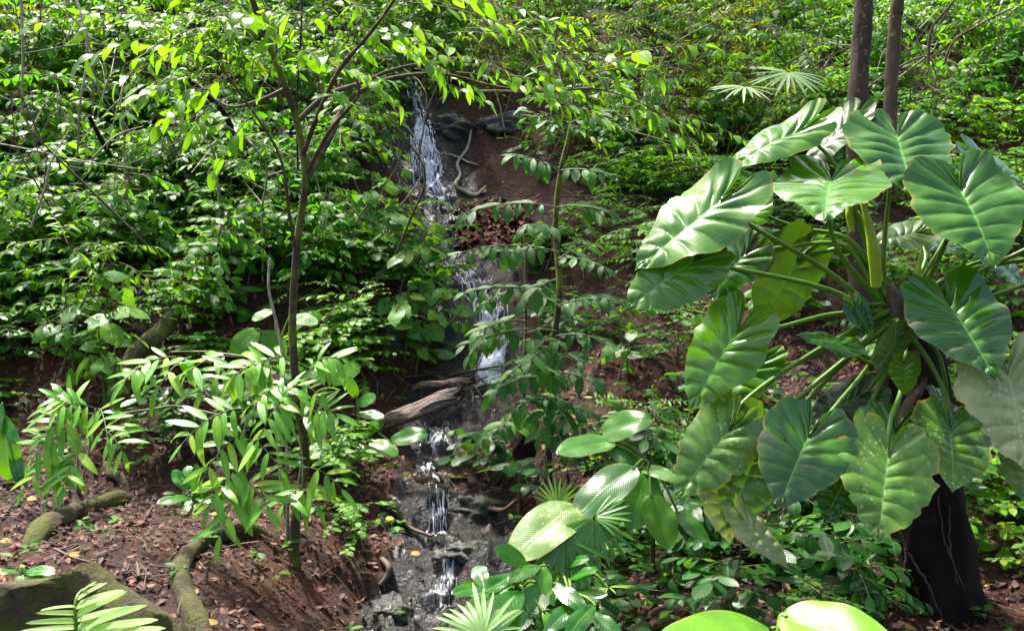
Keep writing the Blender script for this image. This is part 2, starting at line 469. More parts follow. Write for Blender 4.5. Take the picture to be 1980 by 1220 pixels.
M['glossy'] = leaf_mat('leaf_glossy', G((0.0, (0.012, 0.100, 0.006)), (0.6, (0.035, 0.200, 0.008)), (1.0, (0.15, 0.36, 0.012))), rough=0.20, transl=0.28, tcol=(0.3, 0.7, 0.02), nvein=12, vein=0.25, bump=0.14, vcol=(0.18, 0.45, 0.04))
M['phil'] = leaf_mat('leaf_philodendron', G((0.0, (0.005, 0.038, 0.002)), (0.5, (0.018, 0.090, 0.002)), (1.0, (0.065, 0.185, 0.003))), rough=0.16, transl=0.16, tcol=(0.2, 0.6, 0.02), cord=True, nvein=10, vein=0.34, vcol=(0.11, 0.33, 0.04), bump=0.25, edge=(0.20, 0.17, 0.02), spec=0.52)
M['philspot'] = leaf_mat('leaf_philodendron_spotted', G((0.0, (0.020, 0.090, 0.004)), (0.6, (0.065, 0.180, 0.006)), (1.0, (0.15, 0.26, 0.010))), rough=0.33, transl=0.2, tcol=(0.25, 0.6, 0.02), cord=True, nvein=9, vein=0.32, vcol=(0.18, 0.33, 0.05), bump=0.25, spots=(0.34, 0.42, 0.16), edge=(0.42, 0.27, 0.02))
M['philpale'] = leaf_mat('leaf_philodendron_pale', G((0.0, (0.13, 0.20, 0.06)), (1.0, (0.36, 0.40, 0.16))), rough=0.42, transl=0.2, cord=True, nvein=9, vein=0.3, vcol=(0.4, 0.43, 0.2), spots=(0.55, 0.56, 0.32), edge=(0.4, 0.28, 0.05))
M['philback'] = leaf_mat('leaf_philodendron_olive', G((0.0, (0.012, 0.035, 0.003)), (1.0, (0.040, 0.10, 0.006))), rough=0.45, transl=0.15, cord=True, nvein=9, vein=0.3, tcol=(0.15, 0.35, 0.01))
M['palm'] = leaf_mat('leaf_palm', G((0.0, (0.02, 0.11, 0.008)), (0.6, (0.05, 0.20, 0.012)), (1.0, (0.28, 0.44, 0.08))), rough=0.33, transl=0.3, nvein=1, vein=0.25)
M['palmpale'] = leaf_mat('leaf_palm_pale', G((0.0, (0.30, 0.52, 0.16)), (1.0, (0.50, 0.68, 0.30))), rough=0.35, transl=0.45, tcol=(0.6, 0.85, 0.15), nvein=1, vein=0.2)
M['petiole'] = simple_mat('petiole_green', (0.055, 0.135, 0.010), (0.12, 0.22, 0.015), 16, 0.4, bump=0.2)
M['sheath'] = simple_mat('sheath_yellow_green', (0.22, 0.36, 0.02), (0.42, 0.46, 0.04), 9, 0.4, c3=(0.2, 0.12, 0.04), s3=14, t3=(0.6, 0.7), bump=0.2)
M['twig'] = simple_mat('twig_brown', (0.070, 0.048, 0.030), (0.16, 0.12, 0.075), 20, 0.8)
M['greenstem'] = simple_mat('stem_green', (0.05, 0.09, 0.02), (0.11, 0.14, 0.04), 16, 0.6)
M['palestem'] = simple_mat('stem_pale', (0.20, 0.19, 0.13), (0.36, 0.34, 0.24), 22, 0.8, c3=(0.12, 0.14, 0.05), s3=8)
M['bark'] = simple_mat('bark_brown', (0.045, 0.030, 0.018), (0.12, 0.085, 0.045), 14, 0.85, c3=(0.20, 0.17, 0.08), s3=9, t3=(0.55, 0.66), stretch=(1, 1, 0.4), bump=0.9, dist=0.02)
M['barkmoss'] = simple_mat('bark_mossy', (0.040, 0.034, 0.018), (0.085, 0.070, 0.032), 14, 0.9, c3=(0.12, 0.15, 0.015), s3=7, t3=(0.48, 0.58), stretch=(1, 1, 0.5), bump=0.9, dist=0.02)
M['barkgrey'] = simple_mat('bark_lichen', (0.028, 0.019, 0.012), (0.075, 0.052, 0.033), 11, 0.9, c3=(0.26, 0.23, 0.15), s3=20, t3=(0.60, 0.66), stretch=(1, 1, 0.5), bump=0.9, dist=0.02)
M['barkdark'] = simple_mat('bark_black', (0.005, 0.004, 0.004), (0.020, 0.015, 0.011), 9, 0.75, c3=(0.03, 0.045, 0.012), s3=5, t3=(0.6, 0.7), bump=1.0, dist=0.03, stretch=(1, 1, 0.3), spec=0.1)  # near-black bark with sparse dull green patches
M['root'] = simple_mat('root_mossy', (0.034, 0.026, 0.014), (0.085, 0.066, 0.032), 10, 0.85, c3=(0.062, 0.078, 0.007), s3=6, t3=(0.45, 0.62), bump=1.0, dist=0.03)
M['deadwood'] = simple_mat('dead_wood', (0.075, 0.052, 0.044), (0.30, 0.235, 0.22), 9, 0.8, c3=(0.15, 0.06, 0.025), s3=7, t3=(0.56, 0.68), stretch=(0.5, 5, 5), bump=1.0, dist=0.02)
M['stick'] = simple_mat('stick_wet', (0.035, 0.022, 0.016), (0.11, 0.07, 0.048), 15, 0.6)
M['nest'] = simple_mat('termite_nest', (0.012, 0.006, 0.005), (0.035, 0.017, 0.012), 18, 0.95, bump=1.0, dist=0.03)
M['rock'] = simple_mat('wet_rock', (0.018, 0.017, 0.018), (0.06, 0.055, 0.052), 6, 0.35, c3=(0.05, 0.075, 0.012), s3=4, t3=(0.5, 0.62), bump=1.0, dist=0.04, spec=0.5)
M['mossrock'] = simple_mat('mossy_rock', (0.02, 0.018, 0.016), (0.05, 0.045, 0.03), 6, 0.7, c3=(0.05, 0.085, 0.010), s3=3, t3=(0.40, 0.52), bump=1.0, dist=0.05)
M['litter'] = tint_mat('dead_leaves', G((0.0, (0.014, 0.007, 0.005)), (0.35, (0.070, 0.021, 0.009)), (0.65, (0.165, 0.050, 0.020)), (0.9, (0.30, 0.14, 0.075)), (0.96, (0.5, 0.32, 0.03)), (1.0, (0.6, 0.42, 0.03))))
M['yellow'] = tint_mat('fallen_yellow_leaf', G((0.0, (0.30, 0.16, 0.015)), (1.0, (0.45, 0.32, 0.03))))
M['ground'] = ground_mat()
M['water'] = water_mat('stream_water')
M['foam'] = water_mat('stream_foam', 0.05)
# ------------------------------------------------------------------ terrain: a ravine with a stepped stream bed
# stream control points: pixel in the photograph, distance ahead (m), half width of the water (px)
ST = np.array([
    (780, 1500, 3.2, 60), (800, 1300, 4.1, 62), (815, 1222, 4.85, 62), (845, 1172, 5.15, 55), (860, 1135, 5.22, 42), (868, 1060, 5.45, 48), (858, 1028, 5.75, 55),
    (838, 1018, 5.80, 42), (842, 960, 5.95, 34), (838, 937, 6.15, 40), (822, 924, 6.2, 34), (826, 885, 6.35, 26), (840, 868, 6.5, 40), (850, 838, 6.62, 36),
    (880, 790, 7.0, 40), (935, 745, 7.3, 50), (950, 728, 7.38, 36), (958, 640, 7.62, 40), (948, 585, 7.85, 42), (915, 545, 8.15, 52), (880, 505, 8.5, 50),
    (866, 470, 8.85, 24), (878, 415, 9.3, 22), (860, 392, 9.5, 26), (828, 360, 9.65, 36), (828, 300, 9.9, 44), (812, 225, 10.2, 22), (800, 190, 10.5, 18),
    (790, 140, 11.0, 15), (780, 95, 11.7, 14), (775, 45, 12.8, 14), (770, -20, 14.4, 12), (770, -60, 18.0, 12)])
sx = (ST[:, 0] - CX) / F * ST[:, 2]; sy = ST[:, 2]; sz = (CY - ST[:, 1]) / F * ST[:, 2]; sw = ST[:, 3] / F * ST[:, 2]
sz[0] = sz[1] - 0.08; sz[1] = sz[2] - 0.06
for k in range(1, len(sz)):
    sz[k] = max(sz[k], sz[k - 1] + 0.004)
YL = np.array([-40, 0, 3.0, 4.0, 5.0, 5.7, 6.1, 6.6, 7.0, 8.0, 9.0, 10.2, 11.2, 12.5, 14, 18, 22, 26, 40, 90])
ZL = np.array([-1.9, -1.65, -1.5, -1.32, -1.16, -1.04, -0.86, -0.45, -0.12, 0.62, 1.38, 2.35, 3.15, 4.0, 5.0, 7.5, 9.3, 10.2, 11, 12.5])
YR = np.array([-40, 0, 3.0, 4.0, 5.0, 5.5, 6.5, 7.0, 8.0, 9.0, 9.6, 10.2, 11.2, 12.5, 14, 18, 22, 26, 40, 90])
ZR = np.array([-1.9, -1.7, -1.62, -1.48, -1.22, -0.98, -0.30, 0.02, 0.62, 1.22, 1.66, 2.30, 3.0, 3.9, 4.9, 7.3, 9.1, 10.0, 11, 12.5])

def terrain(x, y, full=False):
    x = np.asarray(x, float); y = np.asarray(y, float)
    xs = np.interp(y, sy, sx); zc = np.interp(y, sy, sz)
    zc = np.where(y < sy[0], np.interp(y, [-40, 0, sy[0]], [-2.0, -1.75, sz[0]]), zc)
    zc = np.where(y > 18.0, np.interp(y, [18, 22, 26, 40, 90], [sz[-1], 8.6, 9.8, 10.8, 12.4]), zc)
    cw = np.interp(y, sy, sw) + 0.08
    dx = x - xs
    zb = np.where(dx < 0, np.interp(y, YL, ZL), np.interp(y, YR, ZR))
    zb = zb + 0.05 * np.maximum(np.abs(dx) - 1.2, 0)
    reach = np.where(dx < 0, 0.75, 0.95)
    w = smooth(0, 1, np.clip((np.abs(dx) - cw) / reach, 0, 1))
    # bare dry shelf right of the upper fall keeps the bank lower
    z = zc * (1 - w) + np.maximum(zb, zc + 0.05) * w
    rockm = np.clip(1.0 - (np.abs(dx) - cw * 0.9) / np.where(dx < 0, 0.26, 0.34), 0, 1)
    rockm = np.clip(rockm + 0.55 * fbm(x + 11, y, 0.7, 3) * (rockm > 0), 0, 1) * smooth(18, 12, y)
    z = z + 0.07 * fbm(x, y, 1.1, 4) * (0.25 + 0.75 * w) + 0.25 * fbm(x + 40, y, 5.0, 2) * w * smooth(6, 12, y)
    z = z + 0.022 * fbm(x, y + 3, 0.22, 3)
    # jagged ledges of the bedrock
    r = fbm(x * 1.0 + 7, y * 1.6, 0.34, 4, 0.6)
    z = z + rockm * (0.075 * r + 0.05 * np.abs(fbm(x + 3, y * 1.5, 0.15, 3, 0.6)))
    z = z - 0.035 * smooth(cw, cw * 0.3, np.abs(dx))
    hs = 0.13
    q = (z + 0.13 * fbm(x * 1.3 + 2, y, 0.6, 3)) / hs
    fr_ = q - np.floor(q)
    z = z + np.clip(rockm * 1.6, 0, 1) * (0.40 + 0.30 * smooth(0, 0.12, np.abs(dx) - cw)) * hs * (smooth(0.25, 0.75, fr_) - fr_)
    if full:
        return z, rockm, dx
    return z

def hit(px, py, y0=2.5, y1=30.0):
    """where the sight line of a pixel first meets the ground"""
    ys = np.linspace(y0, y1, 1100)
    xx = (px - CX) / F * ys; zz = (CY - py) / F * ys
    below = zz <= terrain(xx, ys)
    k = int(np.argmax(below)) if below.any() else len(ys) - 1
    return np.array((xx[k], ys[k], float(terrain(xx[k], ys[k]))))

def on_ground(x, y, dz=0.0):
    return np.array((x, y, float(terrain(x, y)) + dz))

gx = np.unique(np.round(np.concatenate([np.linspace(-60, -9, 26), np.arange(-9, -2.4, 0.085), np.arange(-2.4, 1.2, 0.028), np.arange(1.2, 9, 0.085), np.linspace(9, 60, 26)]), 4))
gy = np.unique(np.round(np.concatenate([np.linspace(-40, 2.6, 22), np.arange(2.6, 4.6, 0.07), np.arange(4.6, 11.6, 0.028), np.arange(11.6, 19, 0.09), np.linspace(19, 90, 40)]), 4))
GX, GY = np.meshgrid(gx, gy, indexing='xy')
GZ, GW, _ = terrain(GX, GY, True)
mb = MB()
mb.add(np.stack([GX, GY, GZ], -1).reshape(-1, 3), grid_quads(len(gy), len(gx)), None, GW.ravel())
ground = tag(mb.obj('ground', M['ground']), 'steep reddish brown forest slope with a stepped rocky stream bed', None, None, 'structure')

# ------------------------------------------------------------------ the stream: a sheet of water over the steps, and braided white strands on the falls
seg = np.concatenate([[0], np.cumsum(np.sqrt(np.diff(sx) ** 2 + np.diff(sy) ** 2 + np.diff(sz) ** 2))])
S = np.arange(seg[0], seg[-4], 0.018)
fy = np.interp(S, seg, sy); fx = np.interp(S, seg, sx); fw = np.interp(S, seg, sw); fz = np.interp(S, seg, sz)
slope = np.gradient(fz, S); slope = np.convolve(slope, np.ones(7) / 7, 'same')
nc = 15
c = np.linspace(-1, 1, nc)
wx = fx[:, None] + c[None, :] * fw[:, None] * (0.72 + 0.35 * fbm(S[:, None] * np.ones((1, nc)), np.sign(c)[None, :] * 3.0 * np.ones((len(S), 1)), 0.5, 3))
wy = np.repeat(fy[:, None], nc, 1)
wz = terrain(wx, wy) + 0.020 + 0.012 * fbm(wx, wy * 1.0, 0.12, 3) - 0.05 * np.abs(c[None, :]) ** 6
steep = np.clip((slope - 0.30) / 0.55, 0, 1)[:, None] * (1 - 0.55 * np.abs(c[None, :]) ** 2)
steep = np.clip(steep + 0.22 * fbm(wx, wy, 0.3, 2) + 0.02, 0.22, 1)
mb = MB()
mb.add(np.stack([wx, wy, wz], -1).reshape(-1, 3), grid_quads(len(S), nc),
       np.stack([wx, np.repeat(S[:, None], nc, 1)], -1).reshape(-1, 2), steep.ravel())
stream = tag(mb.obj('water', M['water']), 'small stream running down the dark rocks in the middle', None, None, 'structure')

def strand(mbx, s0, s1, off0, wd, seed):
    r = np.random.default_rng(seed)
    n = max(6, int((s1 - s0) / 0.014))
    s = np.linspace(s0, s1, n)
    o = off0 + np.cumsum(r.normal(0, 0.06, n)) * 0.5 + 0.09 * np.sin(s * 11 + seed)
    o = np.clip(o, -0.95, 0.95)
    x = np.interp(s, S, fx) + o * np.interp(s, S, fw) * 0.8
    y = np.interp(s, S, fy)
    w = wd * (0.2 + 1.6 * r.random() * np.abs(fbm(s * 9 + seed, s * 0, 1.0, 3))) * np.sin(np.linspace(0.12, 3.0, n)) ** 0.5
    cc = np.linspace(-1, 1, 5)
    X = x[:, None] + cc * w[:, None]
    Y = np.repeat(y[:, None], 5, 1) - 0.012
    Z = terrain(X, Y) + 0.018 + 0.010 * (1 - cc ** 2) + r.normal(0, 0.004, (n, 1))
    mbx.add(np.stack([X, Y, Z], -1).reshape(-1, 3), grid_quads(n, 5), np.stack([X, np.repeat(s[:, None], 5, 1)], -1).reshape(-1, 2), r.uniform(0.6, 1.0))

def s_of(py):
    return float(np.interp(-py, -ST[:, 1], seg))
mb = MB(); k = 0
for (pa, pb, cnt, wd) in ((1175, 1045, 20, 0.0045), (1030, 945, 26, 0.005), (935, 876, 16, 0.005), (868, 800, 12, 0.004), (735, 548, 50, 0.006), (600, 520, 16, 0.005),
                          (490, 395, 18, 0.006), (398, 215, 90, 0.008), (225, 105, 26, 0.008), (110, 40, 10, 0.008)):
    a, b = s_of(pa), s_of(pb)
    for q in range(cnt):
        k += 1
        l = (b - a) * rng.uniform(0.06, 0.36); st0 = rng.uniform(a, b - l)
        cen = rng.normal(0.35 * math.sin(k * 0.05), 0.42)
        strand(mb, st0, st0 + l, cen, wd * rng.uniform(0.6, 1.5), k)
mb.obj('white_water', M['foam'], stream)
# ------------------------------------------------------------------ understory: shrubs of several kinds on the slope
LU = {
    'ovate': [leaf_unit(0.55, 0.85, 0.50, 5, 2, 0.35, b, acum=0.25) for b in (0.10, 0.25, 0.42)],
    'lance': [leaf_unit(0.75, 0.95, 0.27, 5, 2, 0.45, b) for b in (0.12, 0.30, 0.5)],
    'ellip': [leaf_unit(0.80, 0.70, 0.44, 5, 2, 0.30, b) for b in (0.10, 0.25, 0.40)],
    'small': [leaf_unit(0.60, 0.75, 0.55, 3, 2, 0.30, b) for b in (0.10, 0.30)],
    'heart': [cordate_unit(10, 2, 0.95, 0.0, 1, 0.3, b, 0.3, 0.0, s) for s, b in ((1, 0.1), (2, 0.3))],
}

def leafy_branch(mf, ms, p0, d0, L, n, unit_leaves, leaf_len, r, up=(0, -0.45, 1.0), droop=0.35, rad=0.004, tmid=0.5, tsd=0.22, ang=52, tip=True, sag=0.25, leaf_drop=0.35):
    """a twig with two rows of leaves"""
    d0 = unit(d0)
    pts = np.array([p0 + d0 * L * t + np.array((0, 0, -sag * L * t * t)) for t in np.linspace(0, 1, 6)])
    if ms is not None:
        tube(ms, pts, [rad, rad * 0.45], 4, 0.5, cap=False)
    for k in range(n):
        t = (k + 0.6 + r.uniform(-0.2, 0.2)) / n
        t = 0.12 + 0.88 * min(t, 1)
        p = np.array([np.interp(t, np.linspace(0, 1, 6), pts[:, j]) for j in range(3)])
        d = unit(pts[-1] - pts[-2] if t > 0.8 else pts[3] - pts[1])
        side = np.cross((0, 0, 1), d); side = unit(side) * (1 if k % 2 else -1)
        a = math.radians(ang + r.normal(0, 12)) if not (tip and k >= n - 1) else math.radians(r.normal(0, 10))
        ld = d * math.cos(a) + side * math.sin(a)
        ld = ld + np.array((0, 0, -leaf_drop + r.normal(0, 0.36)))
        nh = np.asarray(up, float) + r.normal(0, 0.42, 3)
        ul = unit_leaves[r.integers(len(unit_leaves))]
        s = leaf_len * r.uniform(0.5, 1.22)
        V, Q, uv = put(ul, p, ld, nh, s)
        mf.add(V, Q, uv, float(np.clip(r.normal(tmid, tsd), 0, 1)))

def shrub_proto(kind, seed):
    r = np.random.default_rng(seed)
    K = KINDS[kind]
    mf, ms = MB(), MB()
    nst = K['stems'][0] if K['stems'][0] == K['stems'][1] else int(r.integers(K['stems'][0], K['stems'][1] + 1))
    for s in range(nst):
        a = r.uniform(0, 6.28)
        lean = np.array((math.cos(a), math.sin(a) - 0.45, 0)) * r.uniform(0.10, 0.35)
        H = r.uniform(0.6, 1.1)
        top = lean * H + np.array((0, 0, H))
        mid = top * 0.5 + r.normal(0, 0.04, 3)
        b0 = np.array((r.normal(0, 0.05), r.normal(0, 0.05), -0.08))
        spts = curve_pts([b0, mid, top], 8)
        tube(ms, spts, [0.011, 0.004], 5, 0.5, cap=False)
        nb = K['branches']
        for b in range(nb):
            t = 0.18 + 0.82 * (b + r.uniform(0, 0.9)) / nb
            t = min(t, 1)
            p = np.array([np.interp(t, np.linspace(0, 1, 8), spts[:, j]) for j in range(3)])
            az = b * 2.4 + r.uniform(-0.6, 0.6)
            d = np.array((math.cos(az), math.sin(az) - 0.42, r.uniform(-0.25, 0.75)))
            L = r.uniform(*K['blen'])
            leafy_branch(mf, ms, p, d, L, int(K['nleaf']), LU[K['leaf']], K['size'], r, tmid=K['t'], ang=K.get('ang', 52), leaf_drop=K.get('drop', 0.45), sag=K.get('sag', 0.25))
    return (mf.mesh('foliage', M[K['mat']]), ms.mesh('stem', M[K.get('stem', 'twig')]))

KINDS = {   # heights are 1 m before scaling
    'broad':  dict(stems=(1, 2), branches=17, blen=(0.25, 0.52), nleaf=10, leaf='ovate', size=0.112, mat='shrub', t=0.5),
    'bright': dict(stems=(1, 2), branches=17, blen=(0.25, 0.52), nleaf=11, leaf='ovate', size=0.096, mat='bright', t=0.5),
    'lance':  dict(stems=(2, 3), branches=10, blen=(0.30, 0.60), nleaf=12, leaf='lance', size=0.122, mat='olive', t=0.5, ang=42),
    'lancegreen': dict(stems=(1, 2), branches=12, blen=(0.30, 0.55), nleaf=12, leaf='lance', size=0.125, mat='bright', t=0.4, ang=45),
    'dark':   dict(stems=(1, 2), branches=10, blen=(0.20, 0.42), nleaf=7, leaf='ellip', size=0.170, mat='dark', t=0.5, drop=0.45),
    'small':  dict(stems=(2, 3), branches=7, blen=(0.18, 0.36), nleaf=9, leaf='small', size=0.070, mat='shrub', t=0.55),
    'heart':  dict(stems=(2, 3), branches=4, blen=(0.14, 0.30), nleaf=3, leaf='heart', size=0.120, mat='heart', t=0.5, stem='greenstem', drop=0.6),
    'fern':   dict(stems=(1, 1), branches=10, blen=(0.40, 0.70), nleaf=22, leaf='lance', size=0.105, mat='shrub', t=0.75, ang=75, drop=0.12, sag=0.45, stem='greenstem'),
    'big':    dict(stems=(1, 2), branches=6, blen=(0.18, 0.34), nleaf=4, leaf='ellip', size=0.26, mat='shrub', t=0.45, drop=0.4),
}
PROTO = {k: [shrub_proto(k, 100 * i + j) for j in range(5)] for i, k in enumerate(KINDS)}

SHRUB_TEXT = {
    'broad': ('broadleaf_shrub', 'shrub', 'broad-leaved green shrub'),
    'bright': ('bright_green_shrub', 'shrub', 'bright green shrub with pointed oval leaves'),
    'lance': ('narrow_leaved_shrub', 'shrub', 'yellowish shrub with narrow leaves'),
    'lancegreen': ('slender_leaved_shrub', 'shrub', 'fresh green shrub with slender leaves'),
    'dark': ('dark_glossy_shrub', 'shrub', 'low dark glossy-leaved shrub'),
    'small': ('small_leaved_shrub', 'shrub', 'fine small-leaved bush'),
    'heart': ('heart_leaved_plant', 'plant', 'light green plant with heart-shaped leaves'),
    'fern': ('fern', 'fern', 'feathery green fern'),
    'big': ('large_leaved_shrub', 'shrub', 'shrub with hand-sized leaves'),
}

def side_of(px):
    return 'near the left edge' if px < 230 else ('left of the forked tree' if px < 540 else 'between forked tree and fall')

def zone(px, py):
    """what grows where: (density 0-1, kinds with weights, height range in m, where in words, ...)"""
    if py > 880 and px < 720: return None
    if 860 < px < 1045 and 235 < py < 500: return (0.14, [('small', 1)], (0.18, 0.30), 'on the red bank beside the upper fall')
    if 620 < px < 800 and 440 < py < 560: return (0.95, [('heart', 2), ('broad', 2), ('small', 1)], (0.25, 0.45), 'on the bank beside the middle fall')
    if 600 < px < 840 and 560 <= py < 960: return (0.40, [('heart', 3), ('small', 1), ('broad', .6), ('fern', .6)], (0.20, 0.36), 'on the bank beside the middle fall')
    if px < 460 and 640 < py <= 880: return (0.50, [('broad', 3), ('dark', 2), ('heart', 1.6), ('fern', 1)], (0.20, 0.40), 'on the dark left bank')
    if 460 <= px <= 600 and 560 < py <= 880: return (0.45, [('broad', 2), ('heart', 2), ('big', 0.6)], (0.25, 0.5), 'behind the forked tree')
    if 725 < px <= 870 and 195 < py <= 520: return (0.5, [('small', 2), ('heart', 1.5), ('broad', .6)], (0.18, 0.32), 'at the edge of the upper fall')
    if px <= 860 and 250 < py <= (640 if px < 460 else 560): return (0.88, [('broad', 6), ('bright', 0.5), ('big', 0.6), ('lancegreen', 1.2), ('fern', .5)], (0.40, 0.90), 'in the lower thicket ' + side_of(px))
    if px <= 860: return (1.0, [('broad', 2.5), ('bright', 4.5), ('lancegreen', 2), ('big', 0.6), ('lance', 1.5), ('fern', .5)], (0.6, 1.15), 'in the high thicket ' + side_of(px))
    if px > 1700 and 250 < py < 640: return (0.9, [('bright', 3), ('small', 2), ('broad', 2)], (0.35, 0.7), 'behind the big-leaved climber')
    if px > 1860 and py >= 640: return (1.0, [('bright', 4), ('small', 2)], (0.3, 0.55), 'beside the black trunk')
    if 1060 <= px < 1360 and 330 < py < 600: return (1.0, [('small', 3), ('broad', 1.4), ('lancegreen', 0.8), ('fern', 1.4), ('dark', .6)], (0.20, 0.46), 'behind the mossy sapling')
    if 1360 <= px and 330 < py < 640: return (0.8, [('small', 2), ('broad', 2), ('dark', 1), ('fern', 1)], (0.22, 0.45), 'under the big-leaved climber')
    if py <= 330 and px > 1500: return (1.0, [('bright', 4), ('broad', 2), ('big', 0.7), ('lancegreen', 1.5)], (0.5, 1.0), 'left of the two tall trunks' if px < 1640 else ('right of the two tall trunks' if px > 1755 else 'behind the two tall trunks'))
    if py <= 330: return (1.0, [('lance', 3.5), ('lancegreen', 2), ('broad', 2), ('bright', 2.5), ('fern', .5)], (0.45, 0.95), 'in the thicket above the ' + ('red bank' if px < 1200 else 'brown slope'))
    if 1480 < px < 1640 and 600 < py < 760: return None
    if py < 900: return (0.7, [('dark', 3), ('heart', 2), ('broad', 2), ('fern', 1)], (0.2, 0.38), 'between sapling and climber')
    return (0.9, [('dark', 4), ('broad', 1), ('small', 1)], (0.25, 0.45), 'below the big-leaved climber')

def copy_thing(name, meshes, label, cat, group, loc, rz, sc, tilt=(0, 0)):
    o = thing(name, label, cat, loc, group)
    o.rotation_euler = (tilt[0], tilt[1], rz)
    o.scale = (sc[0], sc[0], sc[1])
    for nm, me in meshes:
        link(nm, me, o)
    return o

n_shrub = 0
yy = 4.4
rs = np.random.default_rng(5)
while yy < 17.5:
    step = 0.34 if yy < 7 else (0.32 if yy < 10 else 0.42)
    xx = -0.60 * yy - 0.5
    while xx < 0.60 * yy + 0.5:
        x = xx + rs.uniform(-0.5, 0.5) * step; y = yy + rs.uniform(-0.5, 0.5) * step
        xx += step
        z, rk, dx = terrain(x, y, True)
        cwv = float(np.interp(y, sy, sw))
        px = CX + F * x / y; py = CY - F * float(z) / y
        if abs(float(dx)) < cwv + (0.06 if y > 8 else 0.26) or py > 1330 or (1690 < px < 1910 and y < 5.0): continue
        zn = zone(px, py)
        if zn is None or rs.random() > zn[0]: continue
        ks = [k for k, w in zn[1]]; ws = np.array([w for k, w in zn[1]], float)
        k = ks[rs.choice(len(ks), p=ws / ws.sum())]
        h = rs.uniform(*zn[2])
        nm, cat, txt = SHRUB_TEXT[k]
        fo, st = PROTO[k][rs.integers(5)]
        # leaves keep their size: width and height are scaled apart only a little
        sc = 0.55 + 0.5 * h if k not in ('heart', 'dark', 'small') else 0.5 + 0.7 * h
        if y > 10: sc *= 0.86
        copy_thing(nm, (('stem', st), ('foliage', fo)), txt + ' ' + zn[3], cat, txt + ' ' + zn[3], (x, y, float(z)), rs.uniform(-0.9, 0.9), (sc, max(h, 0.3) if k != 'heart' else sc * 0.8),
                   (rs.normal(0.08, 0.14), rs.normal(0, 0.14)))
        n_shrub += 1
    yy += step
print('shrubs', n_shrub)

# plants one can pick out on the bank left of the falls
rs2 = np.random.default_rng(9)
for (px, py, k, h) in [(700, 505, 'heart', .55), (735, 520, 'heart', .6), (775, 560, 'heart', .65), (800, 590, 'heart', .6), (760, 610, 'heart', .5), (800, 690, 'heart', .65), (785, 720, 'heart', .5), (830, 650, 'heart', .5),
                       (690, 700, 'bright', .45), (660, 720, 'bright', .5), (720, 740, 'bright', .45), (655, 640, 'small', .3), (640, 560, 'broad', .6), (620, 620, 'fern', .35),
                       (700, 650, 'small', .35), (735, 690, 'small', .35), (620, 700, 'big', .5), (625, 900, 'bright', .35), (690, 930, 'bright', .3), (715, 1030, 'bright', .25), (690, 600, 'small', .3),
                       (120, 730, 'heart', .6), (190, 760, 'heart', .65), (215, 800, 'heart', .6), (60, 690, 'dark', .4), (275, 910, 'small', .4), (140, 640, 'fern', .3), (480, 850, 'dark', .3)]:
    p = hit(px, py)
    nm, cat, txt = SHRUB_TEXT[k]
    fo, st = PROTO[k][rs2.integers(5)]
    sc = .55 + .6 * h
    wh = 'on the bank beside the middle fall' if px > 600 else 'on the dark left bank'
    copy_thing(nm, (('stem', st), ('foliage', fo)), txt + ' ' + wh, cat, txt + ' ' + wh, p, rs2.uniform(-.9, .9), (sc, h if k != 'heart' else sc * .8), (rs2.normal(.08, .12), rs2.normal(0, .12)))

# bare arching twigs standing out of the thickets
rt = np.random.default_rng(31)
TW = []
for j in range(6):
    m = MB(); q = curve_pts([(0, 0, -.1), (rt.normal(0, .06), rt.normal(0, .05), .4), (rt.normal(0, .25), rt.normal(-.1, .1), .8), (rt.normal(0, .5), rt.normal(-.2, .15), rt.uniform(.7, 1.15))], 14)
    tube(m, q, [.008, .006, .003], 5, cap=False)
    for e in range(3):
        i = rt.integers(5, 12); tube(m, curve_pts([q[i], q[i] + rt.normal(0, .12, 3) + (0, 0, .08), q[i] + rt.normal(0, .22, 3) + (0, 0, .12)], 7), [.004, .0015], 4, cap=False)
    TW.append(m.mesh('bare_twig', M['palestem' if j % 2 else 'twig']))
for k in range(64):
    px, py = (rt.uniform(-20, 760), rt.uniform(120, 560)) if k < 34 else (rt.uniform(950, 2000), rt.uniform(60, 330))
    p = hit(px, py)
    o = link('bare_twig', TW[rt.integers(6)]); o.location = tuple(p); s_ = rt.uniform(.8, 1.5); o.scale = (s_, s_, s_); o.rotation_euler = (rt.normal(.15, .2), rt.normal(0, .3), rt.uniform(-1, 1))
    lab = 'thin bare twig standing out of the thicket ' + ('left of the upper fall' if k < 34 else 'above the red bank and climber')
    tag(o, lab, 'twig', lab)
# ------------------------------------------------------------------ trees
def crown_mesh(name, clumps, n, leaf, L, mat, seed, r_tw=0.02, root=None, dens=1.0, tmid=0.5):
    """leaf sprays through a set of ellipsoids (centre, radii)"""
    r = np.random.default_rng(seed)
    mf, ms = MB(), MB()
    vol = np.array([a[1][0] * a[1][1] * a[1][2] for a in clumps]) ** 0.8; vol = vol / vol.sum()
    for k in range(n):
        c, rad = clumps[r.choice(len(clumps), p=vol)]
        d = unit(r.normal(0, 1, 3)) * r.random() ** 0.4
        p = np.asarray(c) + d * np.asarray(rad)
        a = r.uniform(0, 6.28)
        leafy_branch(mf, ms, p, (math.cos(a), math.sin(a), r.uniform(-0.3, 0.4)), r.uniform(0.4, 0.9), 7, LU[leaf], L, r, up=(0, 0, 1), rad=0.006, tmid=tmid)
    return mf, ms

